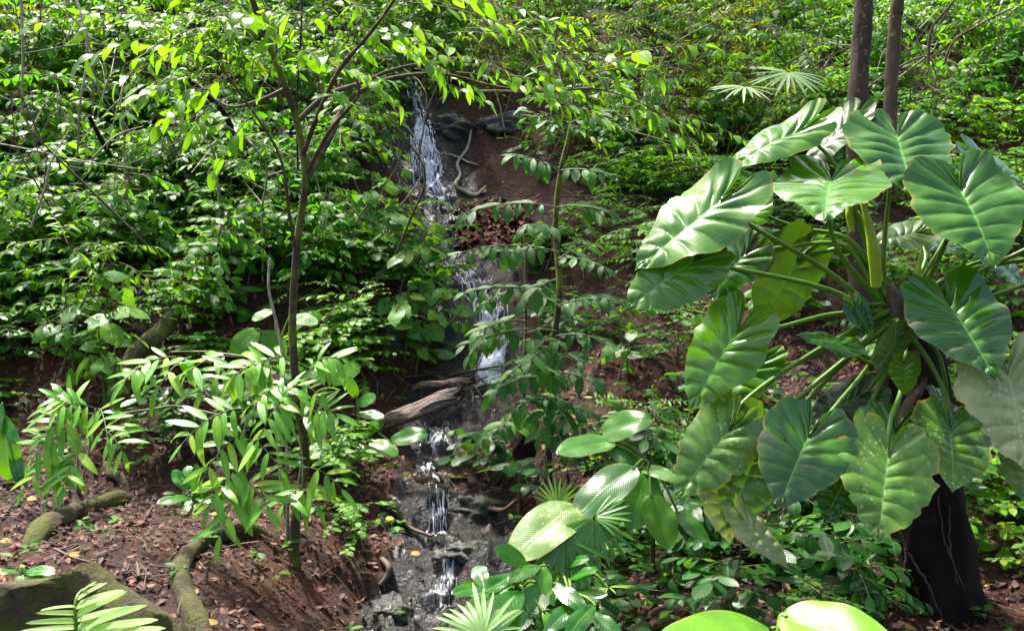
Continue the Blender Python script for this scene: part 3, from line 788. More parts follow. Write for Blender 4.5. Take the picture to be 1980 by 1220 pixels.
def tall_tree(label, base, px_top, r0, r1, crown, seed, mat, extra=()):
    o = thing('tree', label, 'tree', base)
    mt = MB()
    pts = curve_pts([np.array(base) - (0, 0, 0.3)] + [np.asarray(p) for p in px_top], 26)
    rad = np.interp(np.linspace(0, 1, 26), [0, 0.08, 1], [r0 * 1.35, r0, r1])
    tube(mt, pts, rad, 14, 0.5, rough=0.10)
    tr = mt.obj('trunk', M[mat], o, base)
    mbk = MB()
    for (c, rd) in crown:
        q = pts[int(len(pts) * 0.80)]
        tube(mbk, curve_pts([q, (q + np.asarray(c)) / 2 + (0, 0, 0.4), np.asarray(c)], 8), [r1 * 0.8, r1 * 0.2], 7, cap=False)
    mbk.obj('limbs', M[mat], tr, base)
    mf, ms = crown_mesh('crown', crown, extra[0] if extra else 160, 'ellip', 0.24, 'shrub', seed)
    cr = mf.obj('crown', M['shrub'], o, base)
    tag(ms.obj('twigs', M['twig'], cr, base), kind='stuff')
    return o

# two tall trunks behind the climber, one far trunk at the top edge, and one beside the upper stream; their crown clumps, unseen above the frame, are placed to shade the ravine
b = hit(1655, 600); b = on_ground((1668 - CX) / F * 6.6, 6.6)
tall_tree('grey-brown lichen-spotted tree trunk rising straight behind the big-leaved climber', b,
          [P(1655, 300, 6.55), P(1664, 100, 6.6), P(1672, -40, 6.6), (2.5, 6.8, 4.5), (2.3, 7.2, 7.5)], 0.070, 0.050,
          [((1.6, 8.0, 8.6), (2.0, 1.8, 0.9)), ((3.6, 6.6, 8.8), (1.8, 1.8, 0.9)), ((0.2, 9.6, 9.4), (1.7, 1.5, 0.8)), ((-1.5, 10.8, 9.8), (1.3, 1.3, 0.7)), ((-0.4, 11.8, 10.2), (1.3, 1.1, 0.6))], 301, 'barkgrey', (230,))
b = on_ground((1722 - CX) / F * 8.6, 8.6)
tall_tree('brown pale-blotched tree trunk just right of the lichen-spotted one', b,
          [P(1722, 200, 8.6), P(1731, 40, 8.6), P(1738, -60, 8.6), (3.6, 8.9, 6.5), (3.4, 9.6, 9.5)], 0.058, 0.05,
          [((3.0, 10.4, 10.8), (1.6, 1.4, 0.9))], 302, 'bark', (22,))
b = on_ground((1275 - CX) / F * 12.6, 12.6)
tall_tree('dark tree trunk at the top edge above the yellowish thicket', b,
          [P(1275, 20, 12.6), P(1280, -60, 12.6), (1.6, 12.8, 8.0), (0.8, 13.2, 10.5)], 0.13, 0.10,
          [((-0.8, 13.4, 11.6), (2.2, 2.0, 1.0)), ((-2.6, 14.2, 12.2), (1.6, 1.6, 1.0))], 303, 'bark', (70,))
b = on_ground((700 - CX) / F * 12.2, 12.2)
tall_tree('slim brown tree trunk beside the topmost stream at the top edge', b,
          [P(702, 60, 12.2), P(690, -60, 12.2), (-2.2, 12.3, 8.0), (-2.8, 12.6, 10.2)], 0.07, 0.055,
          [((-3.4, 12.6, 11.0), (1.7, 1.9, 0.9)), ((-3.6, 10.6, 10.6), (1.0, 1.1, 0.6))], 304, 'bark', (150,))

# --- the slim forked tree in front
def rod(ctrl, radii, n=20, sides=9, rough=0.12):
    m = MB(); tube(m, curve_pts(ctrl, n), radii, sides, 0.5, rough=rough); return m

b = hit(568, 1092)
D = b[1]
fork = thing('forked_tree', 'slim brown tree forking in front of the thicket, bark partly pale', 'tree', b)
tr = rod([b - (0, 0, 0.15), P(572, 1000, D), P(590, 880, D), P(574, 760, D), P(566, 640, D), P(574, 480, D - .05), P(590, 350, D - .1), P(575, 240, D - .1), P(545, 150, D - .15), P(510, 60, D - .2), P(478, -30, D - .3), P(440, -160, D - .3)],
         [0.030, 0.024, 0.021, 0.019, 0.018, 0.017, 0.015, 0.011], 60).obj('trunk', M['barkmoss'], fork, b)
def limb(ctrl, radii, n=18): return rod(ctrl, radii, n, 7).obj('branch', M['bark'], tr, b)
limb([P(592, 345, D - .1), P(640, 262, D), P(668, 200, D + .1), P(720, 165, D + .15), P(775, 148, D + .1), P(860, 144, D + .1), P(960, 168, D + .1), P(1060, 178, D), P(1150, 172, D), P(1240, 200, D), P(1320, 250, D - .1)], [0.019, 0.015, 0.011, 0.008, 0.006, 0.004, 0.002], 40)
limb([P(585, 300, D - .1), P(620, 210, D - .3), P(660, 130, D - .4), P(720, 60, D - .5), P(790, -40, D - .6)], [0.014, 0.010, 0.006])
limb([P(575, 235, D - .1), P(630, 185, D), P(700, 160, D + .2), P(760, 135, D + .35), P(840, 118, D + .5)], [0.016, 0.012, 0.007])
limb([P(556, 170, D - .15), P(500, 195, D), P(440, 205, D + .2), P(380, 160, D + .4)], [0.011, 0.008, 0.005])
limb([P(590, 340, D - .1), P(640, 250, D - .2), P(690, 190, D - .3), P(690, 150, D - .3)], [0.013, 0.009, 0.006])
limb([P(574, 500, D - .05), P(560, 420, D - .2), P(540, 300, D - .3), P(470, 190, D - .4), P(420, 120, D - .5)], [0.010, 0.007, 0.004])
# sprays of leaves in front of the thicket, upper part of the picture and above it
mf, ms = MB(), MB(); rr = np.random.default_rng(41)
for (px, py, dd, dx, dz, L, n) in [
        (520, 60, -.3, -1, .1, .5, 9), (430, 120, -.4, -1, -.1, .5, 9), (400, 160, -.3, -.8, -.3, .4, 8), (380, 60, -.5, -1, .0, .6, 10), (470, 10, -.3, .6, -.1, .5, 9), (560, 90, -.3, .7, .1, .5, 9),
        (640, 120, -.4, .9, -.1, .5, 10), (700, 60, -.4, 1, -.1, .5, 10), (760, 20, -.5, 1, -.2, .6, 11), (820, 130, .1, 1, -.1, .45, 10), (900, 150, .1, 1, -.1, .5, 11), (980, 165, .1, 1, -.15, .5, 11),
        (1060, 180, 0, 1, -.1, .5, 11), (1130, 172, 0, 1, -.1, .5, 11), (1200, 190, 0, 1, -.2, .5, 11), (1280, 230, 0, 1, -.3, .45, 10), (1000, 110, .2, 1, .1, .5, 10), (1100, 80, .2, 1, .0, .6, 11),
        (1180, 120, .1, 1, -.1, .6, 11), (880, 60, .3, 1, .0, .6, 11), (960, 30, .3, 1, .0, .6, 11), (640, 200, -.2, .7, .3, .35, 7), (420, 210, -.1, -.6, -.5, .35, 7), (450, 190, 0, -.5, -.6, .35, 7),
        (380, 165, .3, -.7, -.4, .4, 8), (660, 30, -.5, .2, .3, .5, 9), (540, -20, -.3, .3, .3, .5, 9), (450, -60, -.3, -.6, .3, .6, 10), (600, 20, -.4, -.4, .1, .5, 9), (310, 30, -.5, -1, -.1, .6, 10)]:
    for q in range(3):
        leafy_branch(mf, ms, P(px + rr.normal(0, 22), py + rr.normal(0, 18), D + dd + rr.normal(0, .12)), (dx + rr.normal(0, .35), -0.25 + rr.normal(0, .35), dz + rr.normal(0, .25)), L * rr.uniform(.5, 1), n, LU['lance'] if rr.random() > (.35 if px > 620 else .7) else LU['ovate'], rr.uniform(.07, .12), rr, rad=0.003, tmid=0.5, leaf_drop=0.3)
rr = np.random.default_rng(42)
for k in range(15):       # extra crown sprays, unseen above the frame, placed to dapple the lower-left ground
    p = np.array((rr.uniform(-4.2, -2.5), rr.uniform(D - 1.2, D + 1.6), 0)); p[2] = 0.345 * p[1] + 0.25 + abs(rr.normal(0.7, 0.55))
    a = rr.uniform(0, 6.28)
    leafy_branch(mf, ms, p, (math.cos(a), math.sin(a), rr.uniform(-.2, .4)), rr.uniform(.35, .6), 9, LU['ellip'], 0.14, rr, tmid=0.5)
cr = mf.obj('crown', M['bright'], fork, b); tag(ms.obj('twigs', M['twig'], cr, b), kind='stuff')

# pale thin stem beside it, and thin bare lianas
def stem_thing(name, label, cat, ctrl, radii, mat, n=22, group=None):
    o = rod(ctrl, radii, n, 6).obj(name, M[mat], None, ctrl[0]); o.location = tuple(ctrl[0]); return tag(o, label, cat, group)
g = hit(558, 1045)
stem_thing('thin_stem', 'thin pale stem twisting up close beside the forked tree', 'stem', [g, P(545, 940, D), P(535, 800, D), P(548, 710, D), P(538, 640, D), P(520, 560, D), P(522, 500, D)], [0.011, 0.009, 0.006], 'palestem')
g = hit(1078, 885); 
for lab, ctrl, rad, mt in (
    ('pale crooked vine hanging at the upper left corner of the thicket', [P(140, -20, 6.5), P(165, 60, 6.4), P(168, 120, 6.4), P(155, 200, 6.4), P(150, 300, 6.6)], [0.010, 0.007], 'palestem'),
    ('long thin vine crossing the thicket from the left edge downward', [P(-20, 275, 6.8), P(60, 290, 6.7), P(150, 310, 6.6), P(230, 322, 6.6), P(290, 330, 6.7)], [0.006, 0.004], 'palestem'),
    ('thin grey vine rising steeply at the left edge of the thicket', [P(40, -20, 6.9), P(44, 90, 6.9), P(42, 220, 7.0)], [0.010, 0.008], 'palestem'),
    ('slanting thin branch above the left thicket ending at a bare tip', [P(180, 305, 6.4), P(215, 270, 6.4), P(240, 255, 6.5), P(275, 245, 6.6)], [0.006, 0.003], 'palestem'),
    ('pale leaning twig in front of the left thicket', [P(60, 440, 6.5), P(85, 370, 6.4), P(100, 310, 6.4), P(135, 250, 6.5)], [0.008, 0.004], 'palestem'),
    ('dark leaning broken branch behind the fork of the slim tree', [P(462, 275, 7.6), P(430, 215, 7.5), P(400, 185, 7.4), P(362, 152, 7.3)], [0.024, 0.020, 0.015], 'barkdark'),
    ('dark slanting stem inside the left thicket', [P(215, 305, 7.6), P(190, 260, 7.5), P(172, 225, 7.4)], [0.020, 0.016], 'barkdark'),
    ('straight thin dark stem right of the forked trunk', [P(576, 330, 6.8), P(574, 200, 6.9), P(582, 60, 7.0), P(584, -30, 7.1)], [0.007, 0.006], 'barkdark'),
    ('long pale branch hanging over the red bank', [P(880, 178, 8.0), P(960, 176, 7.9), P(1060, 178, 7.9), P(1150, 168, 7.8)], [0.012, 0.010, 0.006], 'palestem'),
    ('thin yellowish vine trailing over the thicket toward the climber', [P(1080, 140, 6.8), P(1105, 210, 6.7), P(1180, 240, 6.7), P(1260, 265, 6.6), P(1340, 285, 6.6)], [0.006, 0.004], 'palestem'),
    ('slender forked shrub stem at the upper right corner', [P(1795, 125, 7.6), P(1800, 60, 7.6), P(1830, 20, 7.6), P(1862, -20, 7.6)], [0.014, 0.008], 'bark'),
    ('slender leaning stem at the upper right corner behind bright leaves', [P(1825, 125, 7.9), P(1845, 80, 7.9), P(1900, 45, 7.9), P(1960, 15, 7.9)], [0.013, 0.006], 'bark'),
):
    stem_thing('vine' if 'vine' in lab else 'branch', lab, 'vine' if 'vine' in lab else 'branch', ctrl, rad, mt)

# mossy leaning trunk on the left bank
g0 = hit(222, 790)
lean = rod([g0 - (0, 0, .1), P(250, 700, g0[1] + .2), P(310, 640, g0[1] + .4), P(352, 590, g0[1] + .6), P(385, 555, g0[1] + .8), P(440, 500, g0[1] + 1.1), P(520, 420, g0[1] + 1.6)], [0.062, 0.060, 0.058, 0.055, 0.045], 26, 12).obj('leaning_tree', M['barkmoss'], None, g0)
lean.location = tuple(g0); tag(lean, 'mossy trunk leaning out of the dark bank toward the forked tree', 'trunk')

# ------------------------------------------------------------------ saplings with sprays of leaves, every leaf its own piece
LEAFMESH = {}
def leaf_data(key, unit_leaf, mat, tint):
    k = (key, mat, round(tint, 2))
    if k not in LEAFMESH:
        m = MB(); m.add(*unit_leaf, tint); LEAFMESH[k] = m.mesh('leaf', M[mat])
    return LEAFMESH[k]
UN = {
    'sapling': [leaf_unit(0.70, 0.80, 0.40, 8, 4, 0.30, b, wave=0.03, acum=0.3) for b in (0.12, 0.3, 0.45)],
    'leaflet': [leaf_unit(0.60, 0.75, 0.22, 8, 4, 0.40, b) for b in (0.05, 0.25, 0.5)],
    'glossy': [leaf_unit(0.80, 0.62, 0.42, 12, 6, 0.28, b, wave=0.05) for b in (0.12, 0.28)],
}
def rel(m, off):
    m = m.copy()
    for i in range(3): m[i][3] -= off[i]
    return m

def spray(parent, off, p0, p1, n, uk, mat, L, r, sag=0.12, ang=58, drop=0.45, rad=0.005, stem='greenstem', nh=(0, -0.45, 1), pair=False, tints=(0.3, 0.6, 0.85), name='branch', leafname='leaf', taper=True, plane=None):
    """a twig (part) with leaves (sub-parts) in two rows"""
    p0 = np.asarray(p0); p1 = np.asarray(p1)
    Lb = np.linalg.norm(p1 - p0)
    t = np.linspace(0, 1, 9)[:, None]
    pts = p0 * (1 - t) + p1 * t + np.array((0, 0, 1.0)) * (sag * Lb * 4 * t * (1 - t))
    m = MB(); tube(m, pts, [rad, rad * 0.5], 5, cap=False)
    br = m.obj(name, M[stem], parent, off)
    for k in range(n):
        q = (k // 2 * 2 + 1) / n if pair else (k + 0.7) / n
        q = min(0.10 + 0.9 * q, 1.0)
        p = np.array([np.interp(q, t[:, 0], pts[:, j]) for j in range(3)])
        i = min(int(q * 8), 7); d = unit(pts[i + 1] - pts[i])
        side = unit(np.cross((0, 0, 1) if plane is None else plane, d)) * (1 if k % 2 else -1)
        if k < n - 1 and r.random() < 0.12: continue
        a = math.radians(ang * (1.1 - 0.35 * q) + r.normal(0, 10))
        if k == n - 1: a = 0
        ld = d * math.cos(a) + side * math.sin(a) + np.array((0, 0, -drop + r.normal(0, 0.12)))
        s = L * (0.72 + 0.5 * math.sin(math.pi * (0.15 + 0.75 * q))) * r.uniform(0.72, 1.12) if taper else L * r.uniform(0.85, 1.15)
        ui = r.integers(len(UN[uk]))
        me = leaf_data(uk + str(ui), UN[uk][ui], mat, tints[r.integers(len(tints))])
        lf = link(leafname, me, br)
        lf.matrix_local = rel(mat4(p, ld, np.asarray(nh) + r.normal(0, 0.16, 3), s), off)
    return br

r = np.random.default_rng(77)
# the mossy sapling in the middle
b = hit(1060, 960); D2 = b[1]
sap = thing('sapling', 'slim mossy sapling right of the middle fall with level leafy branches', 'tree', b)
rod([b - (0, 0, .1), P(1060, 870, D2), P(1070, 780, D2), P(1066, 700, D2 + .03), P(1082, 560, D2 + .05), P(1074, 440, D2 + .1), P(1084, 330, D2 + .1), P(1098, 270, D2 + .1), P(1106, 215, D2 + .1), P(1112, 150, D2 + .15)],
    [0.028, 0.023, 0.021, 0.020, 0.018, 0.016, 0.013, 0.009, 0.006], 40, 10).obj('trunk', M['barkmoss'], sap, b)
for (x0, y0, x1, y1, dd, n) in [
        (1080, 402, 900, 412, -.35, 13), (1080, 400, 1180, 412, -.2, 9), (1080, 488, 880, 492, -.45, 14), (1080, 500, 1160, 470, .1, 8), (1080, 500, 1175, 520, -.3, 8),
        (1080, 590, 1195, 582, -.3, 10), (1080, 570, 895, 566, -.3, 11), (1075, 640, 895, 668, -.4, 12), (1075, 650, 1170, 660, -.3, 9), (1072, 730, 960, 752, -.35, 9), (1072, 720, 1150, 742, -.3, 9),
        (1078, 330, 990, 300, -.2, 9), (1085, 330, 1180, 340, -.2, 9), (1076, 540, 1010, 590, -.4, 8), (1070, 780, 1110, 840, -.35, 9), (1070, 770, 985, 800, -.45, 9), (1070, 790, 1145, 800, -.2, 9),
        (1068, 760, 1040, 850, -.4, 8), (1090, 260, 1010, 210, -.1, 8), (1100, 240, 1190, 215, -.1, 8), (1078, 450, 1010, 440, -.5, 7), (1070, 820, 1090, 870, -.35, 7), (1074, 690, 1120, 700, -.5, 7), (1074, 680, 1020, 700, -.5, 8)]:
    q = P(x1, y1, D2 + dd); spray(sap, b, P(x0, y0, D2), q, n + 2, 'sapling', 'sapling', 0.112, r, sag=0.06, tints=(.1, .3, .55), drop=.28, plane=(r.normal(0, .25), -.55, .8))
# the thin sapling that carries the nest
b = hit(1003, 990); D3 = b[1] - 0.0
nestsap = thing('sapling', 'thin sapling left of the mossy one, its stem through a dark nest', 'tree', b)
rod([b - (0, 0, .1), P(1005, 940, D3), P(1008, 880, D3), P(1012, 760, D3), P(1016, 640, D3 + .05), P(1016, 540, D3 + .1), P(1014, 440, D3 + .15)], [0.014, 0.012, 0.010, 0.008, 0.006], 30, 7).obj('trunk', M['bark'], nestsap, b)
for (x0, y0, x1, y1, dd, n) in [(1012, 800, 930, 850, -.25, 9), (1012, 790, 1060, 830, -.2, 8), (1014, 700, 945, 770, -.3, 9), (1014, 690, 1085, 740, -.2, 8), (1015, 620, 925, 640, -.3, 10), (1015, 600, 905, 690, -.25, 9),
                                (1016, 560, 930, 590, -.3, 9), (1016, 560, 1090, 600, -.2, 8), (1012, 830, 950, 830, -.35, 8), (1014, 660, 1080, 660, -.25, 8), (1015, 500, 950, 480, -.2, 8), (1012, 760, 1100, 780, -.15, 9)]:
    spray(nestsap, b, P(x0, y0, D3), P(x1, y1, D3 + dd), n + 2, 'sapling', 'sapling', 0.115, r, sag=0.05, drop=.28, plane=(r.normal(0, .25), -.55, .8), tints=(0.45, 0.7, 0.95))
# the nest: a lumpy dark ball round the stem
def lump(name, cen, rad, mat, seed, amp=0.18, sc=3.0, nu=28, nv=18, flat=1.0):
    th = np.linspace(0, 2 * math.pi, nu + 1); ph = np.linspace(0.02, math.pi - 0.02, nv + 1)
    T, Ph = np.meshgrid(th, ph, indexing='ij')
    d = np.stack([np.sin(Ph) * np.cos(T), np.sin(Ph) * np.sin(T), np.cos(Ph)], -1)
    k = 1 + amp * fbm(d[..., 0] * sc + seed + d[..., 2] * 1.3, d[..., 1] * sc + seed * 2 + d[..., 2] * 2.1, 1.0, 4)
    k[-1] = k[0]
    V = d * k[..., None] * np.asarray(rad)
    m = MB(); m.add(V.reshape(-1, 3), grid_quads(nu + 1, nv + 1)[:, ::-1])
    o = m.obj(name, M[mat]); o.location = tuple(cen); return o
tag(lump('termite_nest', P(1014, 868, D3 - .01), (0.066, 0.066, 0.108), 'nest', 3.0, 0.22, 3.2), 'dark brown lumpy insect nest on the thin sapling stem', 'nest')

# ------------------------------------------------------------------ sunlit plants with feather leaves at the lower left
def feather_plant(label, b, stems, fronds, depth, seed, group=None):
    rr = np.random.default_rng(seed)
    o = thing('feather_leaved_plant', label, 'plant', b, group)
    m = MB()
    for ctrl, rad in stems: tube(m, curve_pts(ctrl, 18), rad, 6)
    m.obj('stem', M['palestem'], o, b)
    for (x0, y0, x1, y1, d0, d1, n) in fronds:
        spray(o, b, P(x0, y0, depth + d0), P(x1, y1, depth + d1), n, 'leaflet', 'pinnate', 0.150, rr, sag=0.14, ang=66, drop=0.08, rad=0.0035, stem='greenstem', nh=(-0.1, -0.6, 0.9), pair=True, plane=(-0.1 + rr.normal(0, .25), -0.75, 0.65),
              tints=(0.3, 0.5, 0.7, 0.9), name='frond', leafname='leaflet')
    return o
b = hit(555, 1060); D4 = b[1] - 0.15
feather_plant('bright sunlit feather-leaved plant drooping left of the forked tree', b,
    [([b - (0, 0, .05), P(556, 940, D4), P(552, 800, D4), P(545, 700, D4), P(540, 640, D4)], [0.009, 0.004]),
     ([P(575, 800, D4), P(560, 780, D4 - .1), P(510, 790, D4 - .2), P(480, 800, D4 - .25), P(470, 860, D4 - .3), P(472, 950, D4 - .35)], [0.005, 0.003]),
     ([P(548, 800, D4), P(580, 860, D4 - .1), P(585, 920, D4 - .1), P(582, 950, D4 - .1)], [0.004, 0.003]),
     ([P(545, 700, D4), P(480, 690, D4), P(400, 680, D4 + .1), P(330, 680, D4 + .15)], [0.005, 0.003])],
    [(340, 690, 235, 742, 0.1, -.05, 12), (370, 690, 300, 760, .1, -.1, 12), (450, 690, 355, 728, .05, -.1, 12), (470, 695, 385, 770, 0, -.15, 12),
     (530, 700, 440, 740, 0, -.2, 12), (560, 690, 480, 720, 0, -.1, 10), (555, 740, 490, 790, -.1, -.25, 11), (570, 745, 620, 770, -.05, -.15, 9),
     (590, 715, 662, 695, 0, -.1, 11), (470, 790, 352, 858, -.25, -.4, 13), (482, 830, 392, 925, -.25, -.4, 13), (475, 850, 540, 905, -.3, -.4, 11), (472, 900, 400, 985, -.3, -.45, 12),
     (472, 940, 426, 1036, -.35, -.5, 13), (474, 930, 520, 985, -.35, -.45, 10), (560, 770, 500, 850, -.15, -.35, 11), (575, 815, 650, 800, -.1, -.2, 11), (582, 945, 548, 975, -.1, -.2, 7),
     (582, 945, 612, 975, -.1, -.2, 7), (585, 905, 660, 945, -.1, -.2, 9), (520, 800, 575, 745, -.2, -.2, 9), ], D4, 5)
b = hit(150, 950); D5 = b[1] - 0.1
feather_plant('feather-leaved plant in a clump at the left, above the thick curved root', b,
    [([b - (0, 0, .05), P(150, 860, D5), P(140, 800, D5)], [0.010, 0.005]), ([b - (0, 0, .05), P(170, 880, D5), P(185, 790, D5 - .1)], [0.008, 0.004]),
     ([P(120, 880, D5), P(200, 812, D5 - .1), P(300, 790, D5), P(345, 786, D5 + .1), P(450, 808, D5 + .2)], [0.010, 0.008, 0.005])],
    [(185, 790, 85, 800, 0, -.2, 12), (180, 800, 75, 850, 0, -.25, 12), (160, 830, 60, 890, -.1, -.3, 13), (150, 870, 50, 940, -.1, -.3, 13), (165, 860, 120, 950, -.1, -.35, 12), (190, 830, 240, 880, -.1, -.25, 10),
     (140, 890, 90, 965, -.15, -.3, 11), (190, 790, 210, 860, 0, -.3, 10), (150, 790, 110, 770, 0, -.1, 10), ], D5, 6)
# ------------------------------------------------------------------ black trunk and the big-leaved climber on it
TD = 4.45
tb = np.array(((1838 - CX) / F * TD, TD, 0)); tb[2] = float(terrain(tb[0], tb[1]))
host = thing('tree_stump', 'thick black leaning trunk carrying the big-leaved climber', 'trunk', tb)
hp = curve_pts([tb - (0, 0, .3), P(1832, 1230, TD), P(1812, 1100, TD), P(1792, 960, TD), P(1775, 820, TD + .05), P(1760, 700, TD + .1), P(1752, 625, TD + .1)], 34)
m = MB(); tube(m, hp, np.interp(np.linspace(0, 1, 34), [0, .2, .6, .9, 1], [0.20, 0.172, 0.158, 0.13, 0.09]), 34, rough=0.22)
m.obj('trunk', M['barkdark'], host, tb)
for k, ctrl in enumerate(([(1738, 1020), (1762, 1080), (1790, 1120), (1812, 1170), (1840, 1225)], [(1815, 960), (1825, 1040), (1850, 1110), (1866, 1225)], [(1835, 980), (1842, 1080), (1880, 1180), (1888, 1225)], [(1752, 1060), (1748, 1130), (1765, 1225)])):
    pts = curve_pts([P(x, y, TD - .162) for x, y in ctrl], 22) + rng.normal(0, 0.003, (22, 3))
    v = MB(); tube(v, pts, 0.0035 if k else 0.0045, 5)
    tag(v.obj('aerial_root', M['stick'], host, tb))

PH = thing('climbing_plant', 'huge-leaved glossy green climber spreading over the black trunk', 'plant', P(1735, 600, 4.35))
PO = P(1735, 600, 4.35)
crown_c = P(1722, 600, 4.33)
m = MB(); tube(m, curve_pts([P(1760, 720, 4.32), P(1745, 640, 4.3), P(1728, 585, 4.33), P(1715, 555, 4.36)], 12), [0.05, 0.055, 0.05, 0.03], 12, rough=0.25); m.obj('stem', M['stick'], PH, PO)
UP = (0, -0.35, 1.0)
# sinus, tip (pixels), depth, width in pixels or None (then lying across the view), face direction, material, petiole root and way point, shade
PL = [
    (1548, 252, 1396, 324, 4.35, None, (-0.25, -0.62, 0.75), 'phil', [(1625, 336, 4.35), (1690, 520, 4.35)], .75, .62),
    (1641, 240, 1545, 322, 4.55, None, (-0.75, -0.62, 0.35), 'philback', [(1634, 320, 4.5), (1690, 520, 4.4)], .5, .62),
    (1607, 352, 1594, 400, 4.20, 232, (-0.02, -0.20, 1.0), 'phil', [(1602, 420, 4.2), (1630, 500, 4.25)], .7, 1.0),
    (1392, 394, 1222, 512, 4.05, None, (-0.1, -0.60, 0.80), 'phil', [(1450, 435, 4.1), (1600, 525, 4.25)], .8, .85),
    (1338, 508, 1206, 594, 4.0, None, (0.25, -0.75, 0.65), 'phil', [(1450, 525, 4.1), (1600, 560, 4.25)], .85, .80),
    (1440, 492, 1368, 572, 4.35, None, (-0.2, -0.75, 0.6), 'phil', [(1520, 478, 4.4), (1640, 480, 4.4)], .35, .85),
    (1458, 408, 1406, 458, 4.5, None, (-0.2, -0.7, 0.7), 'phil', [(1540, 440, 4.5), (1650, 470, 4.4)], .9, .8),
    (1734, 268, 1772, 352, 4.40, 215, (0.0, -0.62, 0.80), 'phil', [(1722, 350, 4.4), (1708, 500, 4.35)], .45, 1.0),
    (1858, 368, 1932, 492, 4.05, 226, (-0.12, -0.60, 0.80), 'phil', [(1840, 440, 4.1), (1790, 545, 4.25)], .6, 1.0),
    (1886, 300, 1990, 352, 4.35, None, (0.1, -0.55, 0.8), 'phil', [(1860, 400, 4.35), (1770, 560, 4.3)], .5, .95),
    (1838, 592, 1930, 718, 3.95, 205, (-0.15, -0.58, 0.82), 'phil', [(1800, 570, 4.15), (1760, 590, 4.25)], .6, .98),
    (1423, 645, 1330, 788, 4.00, None, (-0.1, -0.70, 0.70), 'phil', [(1500, 634, 4.1), (1610, 608, 4.25)], 1.0, .82),
    (1460, 706, 1364, 798, 4.18, None, (-0.2, -0.72, 0.62), 'phil', [(1540, 700, 4.2), (1640, 650, 4.25)], .9, .72),
    (1408, 835, 1302, 962, 4.00, None, (-0.05, -0.76, 0.60), 'philspot', [(1440, 775, 4.05), (1560, 690, 4.2)], .5, .80),
    (1470, 858, 1404, 1022, 4.02, None, (-0.05, -0.78, 0.58), 'philspot', [(1520, 790, 4.1), (1640, 690, 4.2)], .6, .80),
    (1563, 845, 1506, 976, 3.85, 190, (0.0, -0.62, 0.75), 'phil', [(1620, 780, 4.0), (1690, 690, 4.2)], .55, 1.0),
    (1716, 886, 1702, 1038, 3.78, 206, (0.02, -0.72, 0.70), 'philspot', [(1722, 810, 3.9), (1745, 735, 4.1)], .75, 1.0),
    (1836, 835, 1850, 938, 4.0, 172, (0.10, -0.62, 0.75), 'philspot', [(1830, 770, 4.1), (1790, 690, 4.2)], .45, 1.0),
    (1640, 915, 1594, 1008, 4.0, None, (0.0, -0.75, 0.6), 'phil', [(1660, 830, 4.1), (1720, 700, 4.2)], .5, .9),
    (1728, 838, 1700, 930, 4.02, 170, (0.0, -0.62, 0.75), 'phil', [(1735, 790, 4.1), (1750, 700, 4.2)], .5, 1.0),
    (1950, 726, 1992, 905, 3.85, 215, (-0.1, -0.70, 0.70), 'philpale', [(1900, 660, 4.0), (1800, 610, 4.2)], .4, 1.0),
    (1975, 890, 2010, 985, 4.0, None, (-0.1, -0.7, 0.7), 'philspot', [(1930, 780, 4.1), (1800, 650, 4.2)], .4, .9),
    (1440, 1008, 1532, 1094, 3.95, None, (0.1, -0.75, 0.6), 'philpale', [(1450, 960, 4.05), (1540, 800, 4.2)], .7, .55),
    (1392, 930, 1416, 1052, 4.1, None, (-0.1, -0.8, 0.5), 'philpale', [(1450, 860, 4.1), (1600, 720, 4.2)], .2, .72),
    (1748, 706, 1758, 766, 3.98, 56, (0.0, -0.75, 0.6), 'phil', [(1752, 680, 4.1), (1740, 640, 4.2)], 1.0, 1.0),
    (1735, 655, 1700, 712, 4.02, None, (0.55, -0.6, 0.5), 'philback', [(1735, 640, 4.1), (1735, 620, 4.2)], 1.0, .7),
    (1628, 668, 1545, 640, 4.1, None, (-0.05, -0.6, 0.75), 'phil', [(1690, 705, 4.15), (1720, 690, 4.2)], .5, .6),
    (1655, 595, 1690, 648, 4.2, None, (0.0, -0.7, 0.7), 'phil', [(1680, 590, 4.25), (1710, 590, 4.3)], .4, .8),
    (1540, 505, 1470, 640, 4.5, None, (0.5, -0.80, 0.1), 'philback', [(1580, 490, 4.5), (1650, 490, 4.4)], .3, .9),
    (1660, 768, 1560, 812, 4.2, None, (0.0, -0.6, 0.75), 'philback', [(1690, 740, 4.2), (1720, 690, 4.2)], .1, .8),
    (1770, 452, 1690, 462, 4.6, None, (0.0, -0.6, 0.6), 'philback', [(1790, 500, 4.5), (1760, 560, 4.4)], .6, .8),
    (1790, 470, 1870, 480, 4.65, None, (0.0, -0.5, 0.7), 'phil', [(1780, 520, 4.5), (1760, 570, 4.4)], .3, .8),
    (1840, 800, 1800, 740, 4.3, None, (0.1, -0.6, 0.7), 'phil', [(1820, 700, 4.3), (1780, 640, 4.3)], .3, .9),
    (2060, 450, 2170, 560, 4.0, None, (-.1, -.6, .75), 'phil', [(1985, 482, 4.1), (1850, 545, 4.2)], .5, .9),
    (2065, 528, 2150, 680, 4.05, None, (-.1, -.6, .75), 'phil', [(1985, 550, 4.1), (1860, 590, 4.2)], .4, .9),
    (2090, 470, 2230, 480, 4.15, None, (.1, -.5, .8), 'phil', [(1990, 500, 4.15), (1850, 530, 4.2)], .7, .85),
    (1920, 500, 2000, 560, 4.4, None, (0.1, -0.5, 0.7), 'phil', [(1860, 520, 4.4), (1790, 570, 4.35)], .2, .9),
]
